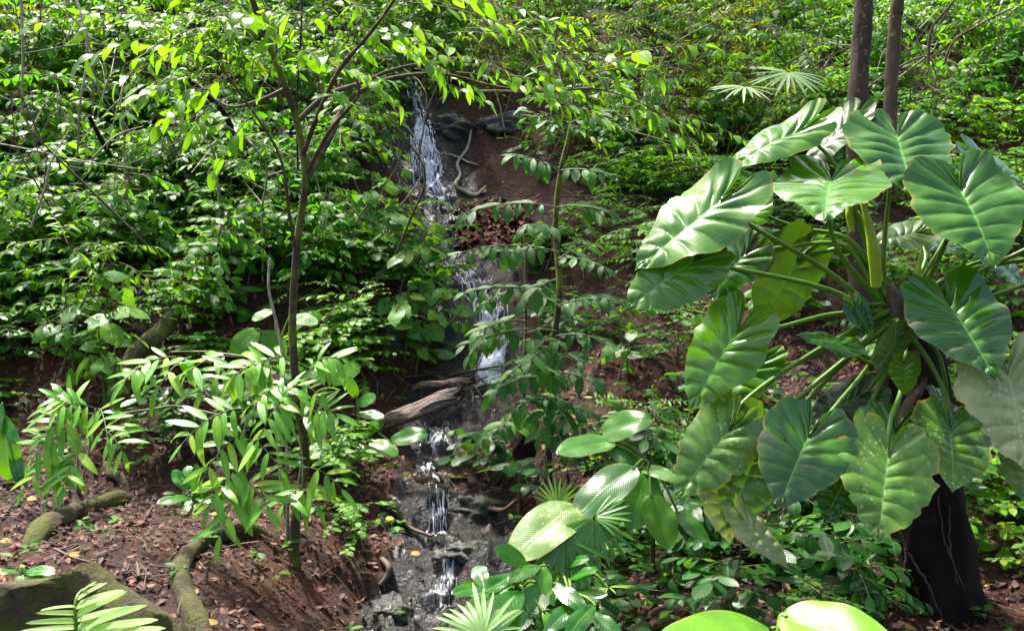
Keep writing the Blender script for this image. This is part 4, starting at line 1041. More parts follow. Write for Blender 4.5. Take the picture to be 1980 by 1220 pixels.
def auto_tip(sx_, sy_, tx, ty, d, wpx, wf):
    a = P(sx_, sy_, d)
    if wpx is None:
        return a, P(tx, ty, d - 0.06)
    want = wpx / F * d / 1.16 / wf
    lo, hi = 0.0, 0.9
    for _ in range(30):
        mid = (lo + hi) / 2
        if np.linalg.norm(P(tx, ty, d - mid) - a) < want: lo = mid
        else: hi = mid
    return a, P(tx, ty, d - lo)
for k, (sx0, sy0, tx, ty, d, wpx, nh, mt, way, tint, wf) in enumerate(PL):
    a, t = auto_tip(sx0, sy0, tx, ty, d, wpx, 1.0)
    L = np.linalg.norm(t - a)
    rq = np.random.default_rng(900 + k)
    if wpx is None:
        c_ = cordate_unit(130, 10, 1.0, 0.060, 10, 0.35, rq.uniform(0.08, 0.2), 0.35, rq.uniform(.012, .03), k, ragged=0.22 if 'spot' in mt or 'pale' in mt else 0.11)
    else:
        c_ = cordate_unit(130, 10, 1.0, 0.072, 10, 0.30, rq.uniform(0.10, 0.22), 0.45, rq.uniform(.012, .025), k, ragged=0.22 if 'spot' in mt or 'pale' in mt else 0.11)
    m = MB(); m.add(*put(c_, a, t - a, nh, L, wf), tint)
    leaf = m.obj('leaf', M[mt], PH, PO)
    pm = MB()
    dirn = unit(t - a); back = a - dirn * 0.012 - frame(t - a, nh)[2] * 0.012
    pts = curve_pts([back] + [P(*w) for w in way] + [crown_c + rq.normal(0, 0.02, 3) + (0, 0, -0.02)], 20)
    tube(pm, pts, [0.0075 * (0.6 + 0.4 * min(L / .35, 1)), 0.010, 0.015], 8)
    pm.obj('petiole', M['petiole'], leaf, PO)
# the yellow-green sheaths
for ctrl, rad in (([(1694, 555, 4.28), (1690, 490, 4.26), (1676, 420, 4.26), (1662, 380, 4.28)], [0.022, 0.028, 0.015, 0.009]), ([(1648, 448, 4.36), (1642, 415, 4.36), (1638, 392, 4.37)], [0.012, 0.017, 0.006]),
                  ([(1702, 545, 4.33), (1690, 470, 4.33), (1660, 410, 4.35)], [0.015, 0.012, 0.006]), ([(1774, 545, 4.3), (1778, 510, 4.3), (1780, 490, 4.3)], [0.014, 0.010, 0.004])):
    pm = MB(); tube(pm, curve_pts([P(*c_) for c_ in ctrl], 16), rad, 9); pm.obj('sheath', M['sheath'], PH, PO)

# ------------------------------------------------------------------ plants whose leaves are each traced out: base, tip, width
def leafy_thing(name, label, cat, b, leaves, uspec, mat, centre, stemmat='petiole', tints=(.3, .5, .8), srad=0.006, seed=0):
    o = thing(name, label, cat, b)
    rq = np.random.default_rng(seed)
    for k, l in enumerate(leaves):
        x0, y0, x1, y1, d0, d1, wf, nh = l[:8]
        mt = l[8] if len(l) > 8 else mat
        a, t = P(x0, y0, d0), P(x1, y1, d1)
        sp = dict(uspec); sp['bend'] = sp.get('bend', .2) * rq.uniform(.5, 1.4)
        u_ = leaf_unit(**sp)
        V, Q, uv = u_
        V = V.copy(); V[:, 2] += 0.025 * vnoise(V[:, 0] * 4 + k * 3.3, V[:, 1] * 5)
        m = MB(); m.add(*put((V, Q, uv), a, t - a, nh, np.linalg.norm(t - a), wf), tints[rq.integers(len(tints))])
        lf = m.obj('leaf', M[mt], o, b)
        pm = MB(); c0 = centre if not callable(centre) else centre(k)
        tube(pm, curve_pts([np.asarray(c0), (np.asarray(c0) + a) / 2 + (0, 0, 0.03), a, a + (t - a) * 0.05], 10), [srad * 1.3, srad * 0.8], 6, cap=False)
        pm.obj('petiole', M[stemmat], lf, b)
    return o

UPV = (0, -0.6, 0.8)
RIB = dict(a=0.50, b=0.60, W=0.50, nu=40, nv=10, fold=0.18, bend=0.22, wave=0.04, nrib=30, rib=0.0025)
b = hit(1262, 1090); 
leafy_thing('ribbed_leaf_plant', 'plant with large ribbed paddle leaves between the stream and the climber', 'plant', b, [
    (1160, 838, 1250, 800, 4.75, 4.60, 1.15, (0.1, -0.75, .6)), (1185, 852, 1082, 862, 4.7, 4.5, 1.0, (0, -.5, .8)), (1165, 858, 1246, 896, 4.7, 4.55, .8, (.1, -.6, .75)),
    (1228, 902, 1104, 986, 4.45, 4.25, 1.0, (-.1, -.6, .8)), (1118, 978, 984, 1052, 4.35, 4.1, 1.1, (-.05, -.6, .8), 'speckled'), (1252, 915, 1222, 1012, 4.55, 4.35, 1.25, (0, -.8, .55)),
    (1258, 955, 1298, 1058, 4.45, 4.3, 1.15, (.1, -.85, .5)), (1240, 905, 1308, 915, 4.6, 4.45, .9, (0, -.5, .8)), (1310, 990, 1375, 1050, 4.5, 4.35, .8, (.1, -.7, .7))],
    RIB, 'ribbed', P(1255, 900, 4.62), seed=1)
# its cane
pm = MB(); tube(pm, curve_pts([b - (0, 0, .1), P(1262, 1000, 4.6), P(1255, 900, 4.62), P(1215, 860, 4.65)], 14), [0.014, 0.010, 0.006], 7)
pm.obj('cane', M['greenstem'], [o for o in COL.objects if o.name == 'ribbed_leaf_plant'][0], b)

GL = dict(a=0.75, b=0.55, W=0.44, nu=18, nv=6, fold=0.25, bend=0.2, wave=0.05)
b = hit(1010, 1250, 2.0); cc = P(1000, 1150, 4.05)
leafy_thing('glossy_leaf_plant', 'glossy plant with upright shining oval leaves at the stream edge', 'plant', b, [
    (1022, 1092, 966, 1058, 4.05, 3.95, 1.1, (0, -.75, .65)), (938, 1136, 918, 1083, 4.05, 4.15, 1.15, (-.1, -.8, .6)), (936, 1136, 876, 1142, 4.05, 3.95, .95, (0, -.6, .8)),
    (1048, 1094, 985, 1108, 4.05, 3.92, .8, (0, -.5, .85)), (1052, 1092, 1056, 1146, 4.05, 3.95, 1.0, (0, -.8, .6)), (1042, 1128, 998, 1196, 4.0, 3.85, .95, (.2, -.8, .6)), (1000, 1110, 940, 1128, 4.05, 3.9, .9, (0, -.5, .85)),
    (1012, 1142, 925, 1212, 3.95, 3.7, 1.0, (0, -.55, .8)), (975, 1150, 905, 1168, 4.0, 3.8, .8, (0, -.5, .8)), (1020, 1180, 965, 1225, 3.9, 3.75, .9, (0, -.7, .7)), (1050, 1180, 1085, 1240, 3.9, 3.8, .9, (0, -.7, .7)),
    (990, 1120, 950, 1150, 4.0, 3.88, .9, (0, -.6, .8))], GL, 'glossy', cc, seed=2)
b = hit(1120, 1260, 2.0); cc = P(1105, 1165, 4.0)
leafy_thing('glossy_leaf_plant', 'glossy dark green plant under the fan palm at the bottom edge', 'plant', b, [
    (1068, 1128, 1128, 1172, 4.0, 3.85, .9, (0, -.7, .7)), (1132, 1160, 1062, 1200, 3.95, 3.8, .9, (0, -.6, .8)), (1150, 1168, 1100, 1218, 3.9, 3.75, 1.0, (0, -.65, .75)), (1110, 1150, 1170, 1140, 4.05, 3.95, .8, (0, -.6, .8)),
    (1140, 1180, 1200, 1230, 3.95, 3.8, .9, (0, -.7, .7)), (1090, 1190, 1050, 1245, 3.9, 3.75, .9, (0, -.7, .7)), (1100, 1120, 1150, 1095, 4.1, 4.0, .8, (0, -.6, .8)), (1080, 1100, 1130, 1070, 4.2, 4.1, .8, (0, -.6, .8))],
    GL, 'glossy', cc, seed=3, tints=(.1, .25, .4))
# rosette at the left, seedling on the root
b = hit(372, 985); y0 = b[1]
leafy_thing('rosette_plant', 'glossy rosette plant with broad leaves left of the feather-leaved plant', 'plant', b, [
    (372, 955, 358, 895, y0, y0 + .05, 1.0, (0, -.8, .6)), (374, 955, 384, 895, y0, y0 + .02, .7, (.5, -.7, .5)), (368, 960, 305, 968, y0, y0 - .15, .9, (0, -.6, .8)), (376, 955, 425, 920, y0, y0 - .05, .9, (0, -.6, .8)),
    (370, 965, 332, 1006, y0 - .02, y0 - .2, .9, (-.1, -.7, .7)), (376, 960, 415, 958, y0, y0 - .1, 1.0, (.1, -.6, .8)), (366, 950, 330, 905, y0, y0 + .05, .9, (-.2, -.7, .6)), (376, 968, 395, 1005, y0, y0 - .15, .9, (0, -.8, .6))],
    GL, 'glossy', P(373, 968, y0), seed=4, tints=(.3, .5))
b = P(42, 1118, 3.95); b[2] = float(terrain(b[0], b[1]))
leafy_thing('seedling', 'seedling with four drooping leaves on the big buttress root', 'plant', b, [
    (40, 1106, -8, 1098, 3.95, 3.88, .9, (0, -.4, .9)), (44, 1106, 100, 1094, 3.95, 3.88, .8, (0, -.4, .9)), (40, 1110, 32, 1138, 3.92, 3.85, 1.3, (0, -.8, .6)), (48, 1110, 82, 1138, 3.92, 3.85, 1.3, (0, -.8, .6))], GL, 'glossy', P(43, 1108, 3.95), seed=5, tints=(.2, .4))
# left-edge broad hanging leaves
b = hit(10, 930)
leafy_thing('drooping_leaf_plant', 'dark plant with long hanging leaves at the left edge', 'plant', b, [
    (8, 800, 14, 930, b[1], b[1] - .1, .9, (.2, -1, .3)), (22, 860, 45, 940, b[1], b[1] - .1, .7, (.4, -1, .3)), (5, 780, -25, 860, b[1], b[1] - .1, .9, (-.2, -1, .3)), (2, 815, 28, 850, b[1], b[1] - .1, .9, (0, -.8, .5))], GL, 'glossy', P(4, 800, b[1]), seed=6, tints=(.2, .5))
# hand-sized pale leaves behind the forked tree
b = hit(520, 760); y1 = b[1] - .2
leafy_thing('large_leaved_plant', 'plant with a few big pale round leaves behind the forked tree', 'plant', b, [
    (500, 636, 445, 682, y1, y1 - .1, 1.5, (0, -.85, .5)), (510, 640, 548, 690, y1, y1 - .05, 1.5, (0, -.8, .6)), (560, 612, 612, 620, y1, y1 - .1, 1.2, (0, -.6, .8)), (530, 600, 486, 610, y1 + .1, y1, 1.2, (0, -.6, .8)), (520, 735, 455, 770, y1, y1 - .15, 1.2, (0, -.7, .7)),
    (555, 780, 500, 830, y1, y1 - .1, 1.3, (0, -.8, .6)), (590, 720, 650, 700, y1, y1 - .1, 1.4, (.1, -.8, .6)), (640, 740, 690, 705, y1, y1 - .1, 1.3, (.1, -.8, .6))], dict(GL, a=.6, W=.46), 'sapling', P(535, 690, y1), seed=7, tints=(.9, 1.0))
b = hit(690, 850); y1 = b[1] - .15
leafy_thing('large_leaved_plant', 'leafy plant reaching over the stream below the broken log', 'plant', b, [
    (752, 852, 822, 832, y1 - .1, y1 - .2, 1.0, (0, -.75, .65)), (700, 845, 735, 815, y1, y1 - .1, .9, (0, -.7, .7)), (712, 855, 765, 868, y1, y1 - .15, 1.0, (0, -.7, .7)), (690, 780, 722, 765, y1, y1 - .1, 1.2, (.2, -.8, .5)), (690, 800, 740, 800, y1, y1 - .1, .9, (0, -.6, .8)),
    (690, 860, 720, 880, y1, y1 - .1, 1.0, (0, -.7, .7)), (680, 850, 650, 880, y1, y1 - .1, 1.0, (0, -.7, .7)), (690, 770, 672, 730, y1, y1 - .05, 1.0, (-.2, -.8, .5))], dict(GL, a=.6, W=.48), 'ribbed', P(695, 830, y1), seed=8, tints=(.4, .8))

# two bright leaves at the bottom right edge, close to the eye
b = np.array((0.95, 2.7, 0)); b[2] = float(terrain(b[0], b[1]))
leafy_thing('paddle_leaf_plant', 'two broad bright yellow-green leaves at the bottom edge before the black trunk', 'plant', b, [
    (1500, 1215, 1270, 1240, 2.95, 2.65, 1.0, (0, -.35, .95)), (1510, 1190, 1735, 1235, 2.95, 2.70, 1.05, (0, -.55, .85))], dict(RIB, nrib=30, rib=.002, W=.55), 'ribbed', P(1500, 1300, 2.9), seed=9, tints=(1.0,), srad=0.008)

# ------------------------------------------------------------------ fan palms
def fan(o, off, c_, axis, nh, L, n, spread, mat, rq, wl=0.06, tints=(.3, .6), droop=.2):
    X, Y, Z = frame(axis, nh)
    for k in range(n):
        a = (k / (n - 1) - .5) * spread
        d = X * math.cos(a) + Y * math.sin(a) + Z * rq.normal(0, .05)
        u_ = leaf_unit(0.35, 0.5, wl, 8, 2, 0.5, droop * rq.uniform(.4, 1.5))
        m = MB(); m.add(*put(u_, c_ + d * 0.012, d, Z + rq.normal(0, .12, 3), L * rq.uniform(.85, 1.08) * (1 - .15 * abs(a) / spread * 2)), tints[rq.integers(len(tints))])
        m.obj('leaf_segment', M[mat], o, off)
rq = np.random.default_rng(3)
def palm(label, b, fans, mat, stalk=True, seed=0, cat='palm'):
    o = thing('fan_palm', label, cat, b)
    rq = np.random.default_rng(seed)
    for (x, y, d, ax, nh, L, n, sp, wl, ti, dr) in fans:
        c_ = P(x, y, d)
        pm = MB(); tube(pm, curve_pts([b, (b + c_) / 2 + (0, 0, .05), c_], 10), [0.007, 0.004], 6, cap=False); st = pm.obj('fan', M['petiole'], o, b)
        fan(st, b, c_, ax, nh, L, n, sp, mat, rq, wl, ti, dr)
    return o
b = hit(1130, 1130)
palm('dark fan palm with hanging slit leaves under the ribbed leaves', b, [
    (1148, 1000, 4.25, (-.1, -.5, -1), (0, -.9, .4), .23, 13, 2.3, .10, (.2, .5), .1), (1095, 1040, 4.2, (.15, -.5, -1), (0, -.9, .3), .24, 14, 2.4, .10, (.1, .4), .15), (1078, 978, 4.5, (-.1, .1, 1), (0, -.9, .2), .14, 11, 2.2, .09, (.6, .9), .05),
    (1150, 998, 4.25, (.9, -.2, .2), (0, -.7, .6), .15, 9, 1.8, .10, (.3, .6), .1), (1175, 1135, 4.1, (.1, -.6, .1), (0, -.5, .85), .12, 13, 4.5, .09, (.8, 1.0), .1)], 'palm', seed=4)
b = hit(935, 1290, 2.0)
palm('sunlit pale green fan palm at the bottom edge beside the stream', b, [
    (935, 1228, 3.55, (-.2, .62, .75), (0, -.7, .7), .215, 15, 2.7, .085, (.0, .2, .5), .35)], 'palmpale', seed=5)
b = hit(1400, 330)
palm('pale fan palm leaves catching light in the thicket above the climber', b, [
    (1525, 140, 7.6, (-.3, -.6, -.5), (0, -.5, .85), .32, 16, 3.6, .08, (.6, 1), .15), (1440, 168, 7.5, (-.2, -.7, -.3), (0, -.5, .85), .30, 15, 3.6, .08, (.6, 1), .15), (1600, 230, 6.9, (-.6, -.4, -.2), (0, -.6, .8), .24, 14, 3.2, .09, (.6, 1), .15)], 'palmpale', seed=6)
# feather palm frond at the bottom left
b = np.array((-1.35, 2.95, 0)); b[2] = float(terrain(b[0], b[1]))
fr = thing('palm_frond', 'pale feather palm frond with broad leaflets at the bottom left edge', 'palm', b)
dF = 3.05
pts = curve_pts([b, P(150, 1290, dF), P(147, 1220, dF), P(146, 1165, dF), P(160, 1140, dF + .05), P(196, 1128, dF + .08)], 26)
m = MB(); tube(m, pts, [0.009, 0.006, 0.003], 7); rach = m.obj('rachis', M['petiole'], fr, b)
rq = np.random.default_rng(8)
for (x0, y0, x1, y1) in [(148, 1245, 15, 1262), (148, 1228, 30, 1232), (148, 1212, 40, 1216), (147, 1200, 60, 1198), (147, 1185, 75, 1182), (147, 1172, 82, 1172), (150, 1158, 195, 1122), (148, 1172, 230, 1136), (148, 1188, 232, 1140), (148, 1200, 262, 1160),
                         (148, 1214, 275, 1165), (149, 1228, 292, 1188), (149, 1240, 310, 1205), (150, 1256, 305, 1225), (160, 1142, 178, 1122)]:
    a, t = P(x0, y0, dF), P(x1, y1, dF - .12 + rq.normal(0, .03))
    u_ = leaf_unit(.12, .40, .115, 14, 2, .5, .12 * rq.uniform(.4, 1.6))
    m = MB(); m.add(*put(u_, a, t - a, (0, -.75, .6) + rq.normal(0, .12, 3), np.linalg.norm(t - a)), float(rq.uniform(.2, 1)))
    m.obj('leaflet', M['palmpale'], rach, b)
# ------------------------------------------------------------------ roots, logs, rocks, litter
def gpath(pix, lift=0.0, flat=None):
    """points lying on the ground under a row of pixels"""
    out = []
    for px, py in pix:
        p = hit(px, py); p[2] += lift; out.append(p)
    return out

def root_thing(name, label, pts, radii, mat='root', n=30, sides=14, cat='root'):
    b = np.asarray(pts[0])
    pts = [np.array(p, float) for p in pts]
    if name == 'tree_root':
        pts[0][2] -= .09; pts[-1][2] -= .07; n = 70
    cp = curve_pts(pts, n)
    if name == 'tree_root': cp[:, 2] += .012 * fbm(cp[:, 0] * 3, cp[:, 1] * 3, .5, 3)
    m = MB(); tube(m, cp, radii, sides, rough=0.30 if name == 'tree_root' else .16)
    o = m.obj(name, M[mat], None, b); o.location = tuple(b); return tag(o, label, cat)
root_thing('tree_root', 'thick dark curved root lying on the leaf litter at the left', gpath([(30, 1072), (75, 1040), (130, 1005), (190, 985), (232, 972), (258, 962)], 0.01), [0.035, 0.055, 0.062, 0.060, 0.055, 0.03])
root_thing('tree_root', 'short root bending up out of the soil above the thick curved one', gpath([(258, 965), (240, 940), (215, 925), (205, 905), (190, 885)], 0.015), [0.025, 0.032, 0.032, 0.025])
root_thing('tree_root', 'mossy curved root arching from the buttress toward the forked tree', gpath([(400, 1250), (370, 1190), (350, 1145), (350, 1100), (372, 1068), (410, 1050), (470, 1035), (520, 1030)], 0.02), [0.055, 0.05, 0.045, 0.042, 0.04, 0.045, 0.05, 0.035])
# big buttress: a tall plank root curving round the lower left corner
bp = curve_pts([P(-220, 1145, 3.7), P(-60, 1125, 3.75), P(60, 1112, 3.8), P(150, 1108, 3.85), P(215, 1118, 3.85), P(270, 1150, 3.8), P(330, 1190, 3.75), P(400, 1250, 3.7), P(470, 1320, 3.7)], 60)
bz = terrain(bp[:, 0], bp[:, 1])
rows = []
for k, f in enumerate(np.linspace(0, 1, 9)):
    side = np.zeros_like(bp); tang = np.gradient(bp, axis=0); side[:, 0] = -tang[:, 1]; side[:, 1] = tang[:, 0]
    side /= np.linalg.norm(side, axis=1)[:, None]
    front = -side if side[10, 1] > 0 else side
    th = 0.045 + 0.25 * f ** 1.4
    p = bp + front * th; p[:, 2] = bp[:, 2] * (1 - f) + (bz - 0.25) * f
    p[:, 2] -= 0.02 * (f > 0)
    rows.append(p + 0.045 * fbm(bp[:, [0]] * 3 + f * 2, bp[:, [1]] * 3 + f, 0.5, 3))
back = []
for k, f in enumerate(np.linspace(1, 0.02, 6)):
    p = bp - front * (0.03 + 0.10 * f ** 2); p[:, 2] = bp[:, 2] * (1 - f) + (bz - 0.25) * f - 0.01
    back.append(p)
allr = np.array(back + rows)
m = MB(); m.add((allr - bp[20]).reshape(-1, 3), grid_quads(len(allr), 60))
bt = m.obj('buttress_root', M['root']); bt.location = tuple(bp[20]); tag(bt, 'big mossy plank-like buttress root in the bottom left corner', 'root')

# roots exposed on the red bank beside the upper fall
root_thing('exposed_root', 'pale crooked root curling down the red bank beside the upper fall', gpath([(912, 255), (905, 290), (885, 320), (890, 345), (880, 365), (895, 380), (920, 382), (940, 372)], 0.02), [0.014, 0.016, 0.018, 0.016, 0.02, 0.02, 0.012], 'palestem', 30, 7)
root_thing('exposed_root', 'thin side root crossing the red bank under the crooked one', gpath([(868, 318), (890, 312), (905, 318), (925, 325)], 0.02), [0.010, 0.012, 0.006], 'palestem', 16, 6)
root_thing('exposed_root', 'reddish root on the bank left of the lowest cascade', gpath([(735, 985), (760, 1010), (790, 1030), (835, 1050)], 0.03), [0.016, 0.020, 0.014, 0.008], 'stick', 22, 8)
root_thing('exposed_root', 'curled brown root stub left of the bottom cascade', gpath([(738, 1095), (752, 1110), (750, 1130), (735, 1145)], 0.03), [0.016, 0.020, 0.018, 0.012], 'stick', 16, 8)

# broken log across the stream: a slab of weathered wood with a jagged end, on a dam of sticks
def plank_log(label, p0, p1, wid, thick, mat, seed, nh=(0, -0.6, 0.8)):
    r = np.random.default_rng(seed)
    X, Y, Z = frame(p1 - p0, nh); L = np.linalg.norm(p1 - p0)
    nu, nv = 70, 56
    V = []
    th = np.linspace(0, 2 * math.pi, nv + 1)
    cx_, sx_ = np.cos(th), np.sin(th)
    grain = fbm(cx_ * 4 + seed, sx_ * 4 + 2, 0.55, 4, 0.65)
    jag0 = np.abs(fbm(cx_ * 5 + seed + 9, sx_ * 5, 0.6, 3, 0.7)); jag1 = np.abs(fbm(cx_ * 5 + seed + 31, sx_ * 5, 0.6, 3, 0.7))
    for i in range(nu + 1):
        u = i / nu
        w = wid * 0.5 * (0.55 + 0.55 * math.sin(math.pi * (0.12 + 0.62 * u)))
        split = fbm(cx_ * 3 + seed, u * 2.2 + sx_ * 3, 0.5, 3)
        py_ = cx_ * w * (1 + .10 * split); pz_ = np.sign(sx_) * np.abs(sx_) ** .8 * thick * .5 * (1 + .35 * grain + .25 * split)
        e = 0.02 if i in (0, nu) else 1.0
        ax = u * L + (-jag0 * .16 * (1 - u) ** 3 + jag1 * .20 * u ** 3) * L
        V.append(p0 + X * ax[:, None] + Y * (py_ * e)[:, None] + Z * (pz_ * e + .03 * math.sin(u * 3.0) + .012 * math.sin(u * 9))[:, None])
    V = np.array(V); V[:, -1] = V[:, 0]
    m = MB(); m.add((V - p0).reshape(-1, 3), grid_quads(nu + 1, nv + 1))
    o = m.obj('broken_log', M[mat]); o.location = tuple(p0); return tag(o, label, 'log')
yl = hit(800, 815)[1] - .05
plank_log('weathered broken slab of log jammed across the stream below the middle fall', P(742, 824, yl), P(872, 772, yl - .08), .13, .07, 'deadwood', 2)
plank_log('reddish rotten log lying behind the weathered slab', P(806, 752, yl + .35), P(900, 742, yl + .25), .055, .035, 'deadwood', 5, (0, -.4, .9))
rq = np.random.default_rng(12)
STK = [((780, 745), (965, 735)), ((820, 742), (900, 752)), ((868, 738), (1045, 718)), ((850, 770), (930, 745)), ((880, 760), (905, 800)), ((895, 755), (880, 805)), ((912, 760), (945, 745)), ((870, 785), (935, 770)), ((845, 748), (885, 775)),
       ((905, 768), (915, 800)), ((925, 752), (960, 770)), ((780, 760), (760, 735)), ((860, 760), (860, 800)), ((885, 770), (870, 810)), ((920, 765), (935, 790)), ((765, 765), (745, 800)), ((730, 760), (735, 800)), ((715, 740), (745, 770))]
for k, (a, c_) in enumerate(STK):
    p, q = hit(*a), hit(*c_); p[2] += .03 + .05 * rq.random(); q[2] += .02 + .05 * rq.random()
    o = root_thing('stick', 'brown stick in the debris dam above the broken log slab', [p, (p + q) / 2 + rq.normal(0, .012, 3), q], [rq.uniform(.005, .011), .004], 'stick', 9, 6, 'stick')
    o['group'] = 'sticks of the debris dam'
for lab, pix, rad in (('long wet stick slanting into the pool above the lowest cascade', [(742, 985), (765, 1015), (790, 1035), (838, 1052)], .009), ('short stick lying right of the mossy rock', [(945, 938), (968, 912)], .014),
                      ('thin black stick on the litter by the rosette plant', [(275, 1020), (295, 985)], .009), ('thin fallen stick on the litter above the buttress', [(105, 1072), (140, 1090), (180, 1098)], .008),
                      ('thin twig across the soil below the feather-leaved plant', [(385, 1040), (400, 1060), (420, 1075)], .006), ('thin twig lying right of the pinnate fronds', [(480, 1030), (520, 1052), (552, 1070)], .006),
                      ('upright black stick stub on the litter', [(268, 1128), (265, 1095)], .010)):
    pts = gpath(pix, .02); root_thing('stick', lab, pts, [rad, rad * .6], 'stick', 12, 6, 'stick')
root_thing('leaning_stick', 'brown stick leaning against the right bank of the lower pool', [hit(945, 1010) + (0, 0, .02), P(975, 985, 5.6), P(1000, 965, 5.6)], [.016, .012], 'stick', 10, 7, 'stick')

# rocks
for lab, px, py, rad, mt, sd in (('green mossy boulder right of the second cascade', 893, 925, (.15, .14, .085), 'mossrock', 1.0), ('dark wet boulder left of the bottom cascade', 757, 1180, (.13, .13, .09), 'rock', 2.0),
                                 ('dark rock hump left of the second cascade', 745, 945, (.11, .12, .07), 'rock', 3.0), ('grey rock face beside the middle fall', 762, 640, (.20, .20, .15), 'rock', 4.0),
                                 ('tawny rock ledge left of the middle fall', 868, 680, (.17, .16, .22), 'rock', 5.0), ('wet rounded rock between the two upper falls', 852, 470, (.15, .18, .20), 'rock', 6.0),
                                 ('dark overhanging rock right of the upper fall', 880, 245, (.28, .25, .16), 'rock', 7.0), ('dark block of rock at the top of the red bank', 990, 240, (.34, .25, .18), 'rock', 8.0),
                                 ('wet rock right of the third cascade', 930, 985, (.20, .18, .12), 'rock', 9.0), ('flat wet rock at the foot of the pool', 905, 1060, (.16, .14, .08), 'rock', 10.0)):
    p = hit(px, py); 
    tag(lump('boulder', p + (0, .10, -.06), rad, mt, sd, .34, 1.6, 40, 26), lab, 'rock')

# ------------------------------------------------------------------ loose cover
rl = np.random.default_rng(21)
def scatter_xy(n, y0, y1):
    y = np.sqrt(rl.uniform(y0 ** 2, y1 ** 2, n)); x = rl.uniform(-.6, .6, n) * y
    return x, y
def scatter_leaves(name, label, cat, n, y0, y1, lens, mats, units, tint, lift=.008, keep=None, tilt=.35, near=0):
    x, y = scatter_xy(n, y0, y1)
    if near:
        x2, y2 = scatter_xy(near, 3.6, 6.8); x = np.concatenate([x, x2]); y = np.concatenate([y, y2])
    z, rk, dx = terrain(x, y, True)
    cwv = np.interp(y, sy, sw)
    ok = np.abs(dx) > cwv * .8
    if keep is not None: ok &= keep(x, y, z, rk, dx)
    e = .03
    gxn = (terrain(x + e, y) - terrain(x - e, y)) / (2 * e); gyn = (terrain(x, y + e) - terrain(x, y - e)) / (2 * e)
    m = MB()
    for i in np.nonzero(ok)[0]:
        nrm = unit((-gxn[i], -gyn[i], 1)) + rl.normal(0, tilt, 3)
        a = rl.uniform(0, 6.28); d = np.array((math.cos(a), math.sin(a), gxn[i] * math.cos(a) + gyn[i] * math.sin(a)))
        V, Q, uv = put(units[rl.integers(len(units))], (x[i], y[i], z[i] + lift + rl.random() * .012), d, nrm, lens[0] + (lens[1] - lens[0]) * rl.random() ** 2, rl.uniform(.6, 1.25))
        m.add(V, Q, uv, float(tint(rl)))
    o = m.obj(name, mats); return tag(o, label, cat, None, 'stuff')
DL = [leaf_unit(.6, .8, .5, 3, 2, f, b_) for f, b_ in ((.5, .3), (-.4, -.3), (.8, .1), (.2, -.5))]
litter = scatter_leaves('leaf_litter', 'brown dead leaves strewn over the soil', None, 13000, 4.5, 13.5, (.013, .062), M['litter'], DL, lambda q: min(max(q.beta(1.5, 2.5), 0), .97),
                        keep=lambda x, y, z, rk, dx: (rk < .55) | (rl.random(len(x)) < .12), near=17000)
# the drift of fallen leaves on the shelf beside the upper fall
m = MB()
for k in range(1500):
    px, py = rl.normal(940, 42), rl.normal(440, 26)
    if not (878 < px < 1030 and 392 < py < 486): continue
    p = hit(px, py, 8.0, 11.0); a = rl.uniform(0, 6.28)
    m.add(*put(DL[rl.integers(4)], p + (0, 0, .012 + .02 * rl.random()), (math.cos(a), math.sin(a), .35 * math.sin(a)), (rl.normal(0, .4), -.4 + rl.normal(0, .4), 1), rl.uniform(.05, .11)), float(rl.beta(2.6, 2.0) * .95))
tag(m.obj('leaf_drift', M['litter']), 'drift of reddish fallen leaves on the shelf beside the upper fall', None, None, 'stuff')
# twigs and rootlets
m = MB()
x, y = scatter_xy(1700, 3.6, 9.0); z, rk, dx = terrain(x, y, True)
for i in range(len(x)):
    if abs(dx[i]) < .35 or (x[i] > 0.2 and rl.random() < .5): continue
    a = rl.uniform(0, 6.28); L = rl.uniform(.05, .22); q = np.array((x[i] + math.cos(a) * L, y[i] + math.sin(a) * L, 0)); q[2] = float(terrain(q[0], q[1])) + .014
    p = np.array((x[i], y[i], z[i] + .014)); tube(m, [p, (p + q) / 2 + rl.normal(0, .012, 3) + (0, 0, .01), q], [.0035, .002], 4, cap=False)
tag(m.obj('fallen_twigs', M['twig']), 'fine fallen twigs and rootlets on the soil', None, None, 'stuff')
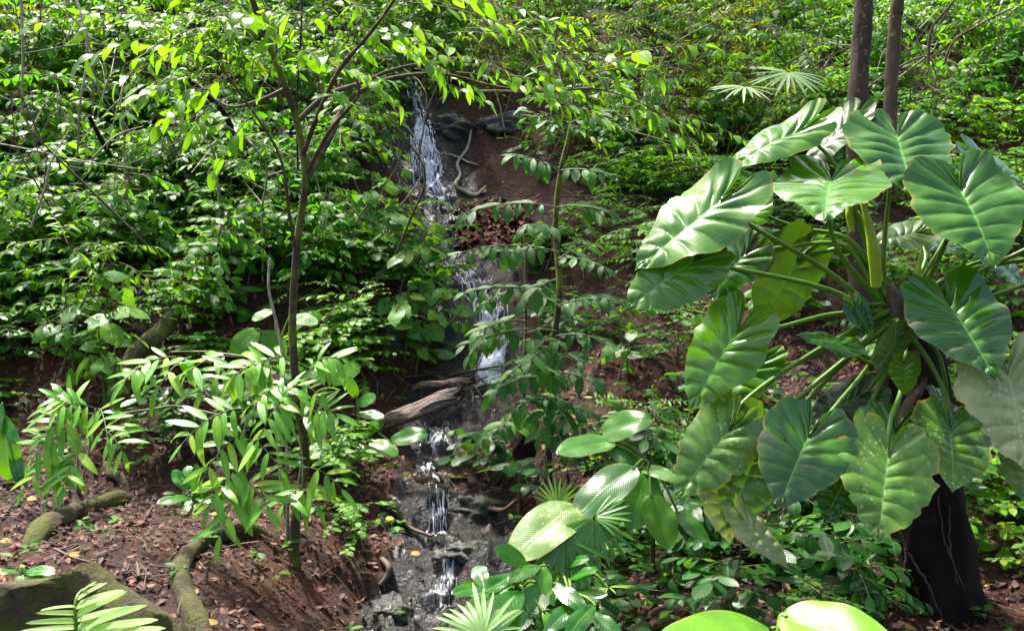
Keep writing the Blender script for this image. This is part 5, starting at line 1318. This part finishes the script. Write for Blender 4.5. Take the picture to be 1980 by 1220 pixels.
# small seedlings as ground cover
SM = LU['small'] + LU['ellip'][:2]
m = MB()
def seedlings(n, y0, y1, keep, size):
    x, y = scatter_xy(n, y0, y1); z, rk, dx = terrain(x, y, True)
    for i in range(n):
        px, py = CX + F * x[i] / y[i], CY - F * z[i] / y[i]
        if abs(dx[i]) < np.interp(y[i], sy, sw) + .12 or rl.random() > keep(px, py): continue
        p = np.array((x[i], y[i], z[i])); h = rl.uniform(.03, .12) * size
        nl = rl.integers(3, 7); tt = rl.normal(.5, .2); a0 = rl.uniform(0, 6.28)
        for k in range(nl):
            a = a0 + k * 2.4
            d = np.array((math.cos(a), math.sin(a) - .3, rl.uniform(-.2, .4)))
            m.add(*put(SM[rl.integers(len(SM))], p + (0, 0, h * (0.6 + .4 * k / nl)), d, (rl.normal(0, .3), -.4, 1), rl.uniform(.035, .075) * size), float(np.clip(tt + rl.normal(0, .15), 0, 1)))
def cover_keep(px, py):
    if py > 900 and px < 720: return .10
    if 860 < px < 1050 and 230 < py < 500: return .14
    if px < 860 and py > 560: return .35
    if 1050 < px < 1400 and py > 330: return .95
    if py > 560: return .6
    return .6
seedlings(3600, 4.0, 14.0, cover_keep, 1.0)
tag(m.obj('ground_cover', M['shrub']), 'tiny seedlings and creeping leaves covering the slope', None, None, 'stuff')
# bright fallen leaves one can pick out
for k, (px, py, lab) in enumerate([(785, 935, 'yellow fallen leaf on the wet rock left of the second cascade'), (752, 1008, 'yellow fallen leaf by the wet stick above the pool'), (1567, 762, 'round yellow leaf on the dark soil under the climber'),
                                   (1512, 768, 'long yellow leaf on the soil under the climber'), (12, 1054, 'yellow leaf at the left edge of the litter'), (145, 1085, 'small yellow leaf beside the thin fallen stick'), (802, 1086, 'orange fallen leaf on the rocks of the bottom cascade'),
                                   (62, 973, 'small yellow leaf on the litter above the thick curved root'), (408, 1212, 'yellow leaf at the bottom edge beside the buttress'), (1140, 422, 'yellow leaf on the slope behind the mossy sapling')]):
    p = hit(px, py)
    m = MB(); m.add(*[q - (p if i == 0 else 0) for i, q in enumerate(put(leaf_unit(.55, .6, .6, 6, 4, .3, .2), p + (-.02, -.02, .02), (1, .2 * (k % 3 - 1), .1), (0, -.6, .8), .055 if py > 500 else .09))], float(rl.random()))
    o = m.obj('fallen_leaf', M['yellow']); o.location = tuple(p); tag(o, lab, 'leaf')
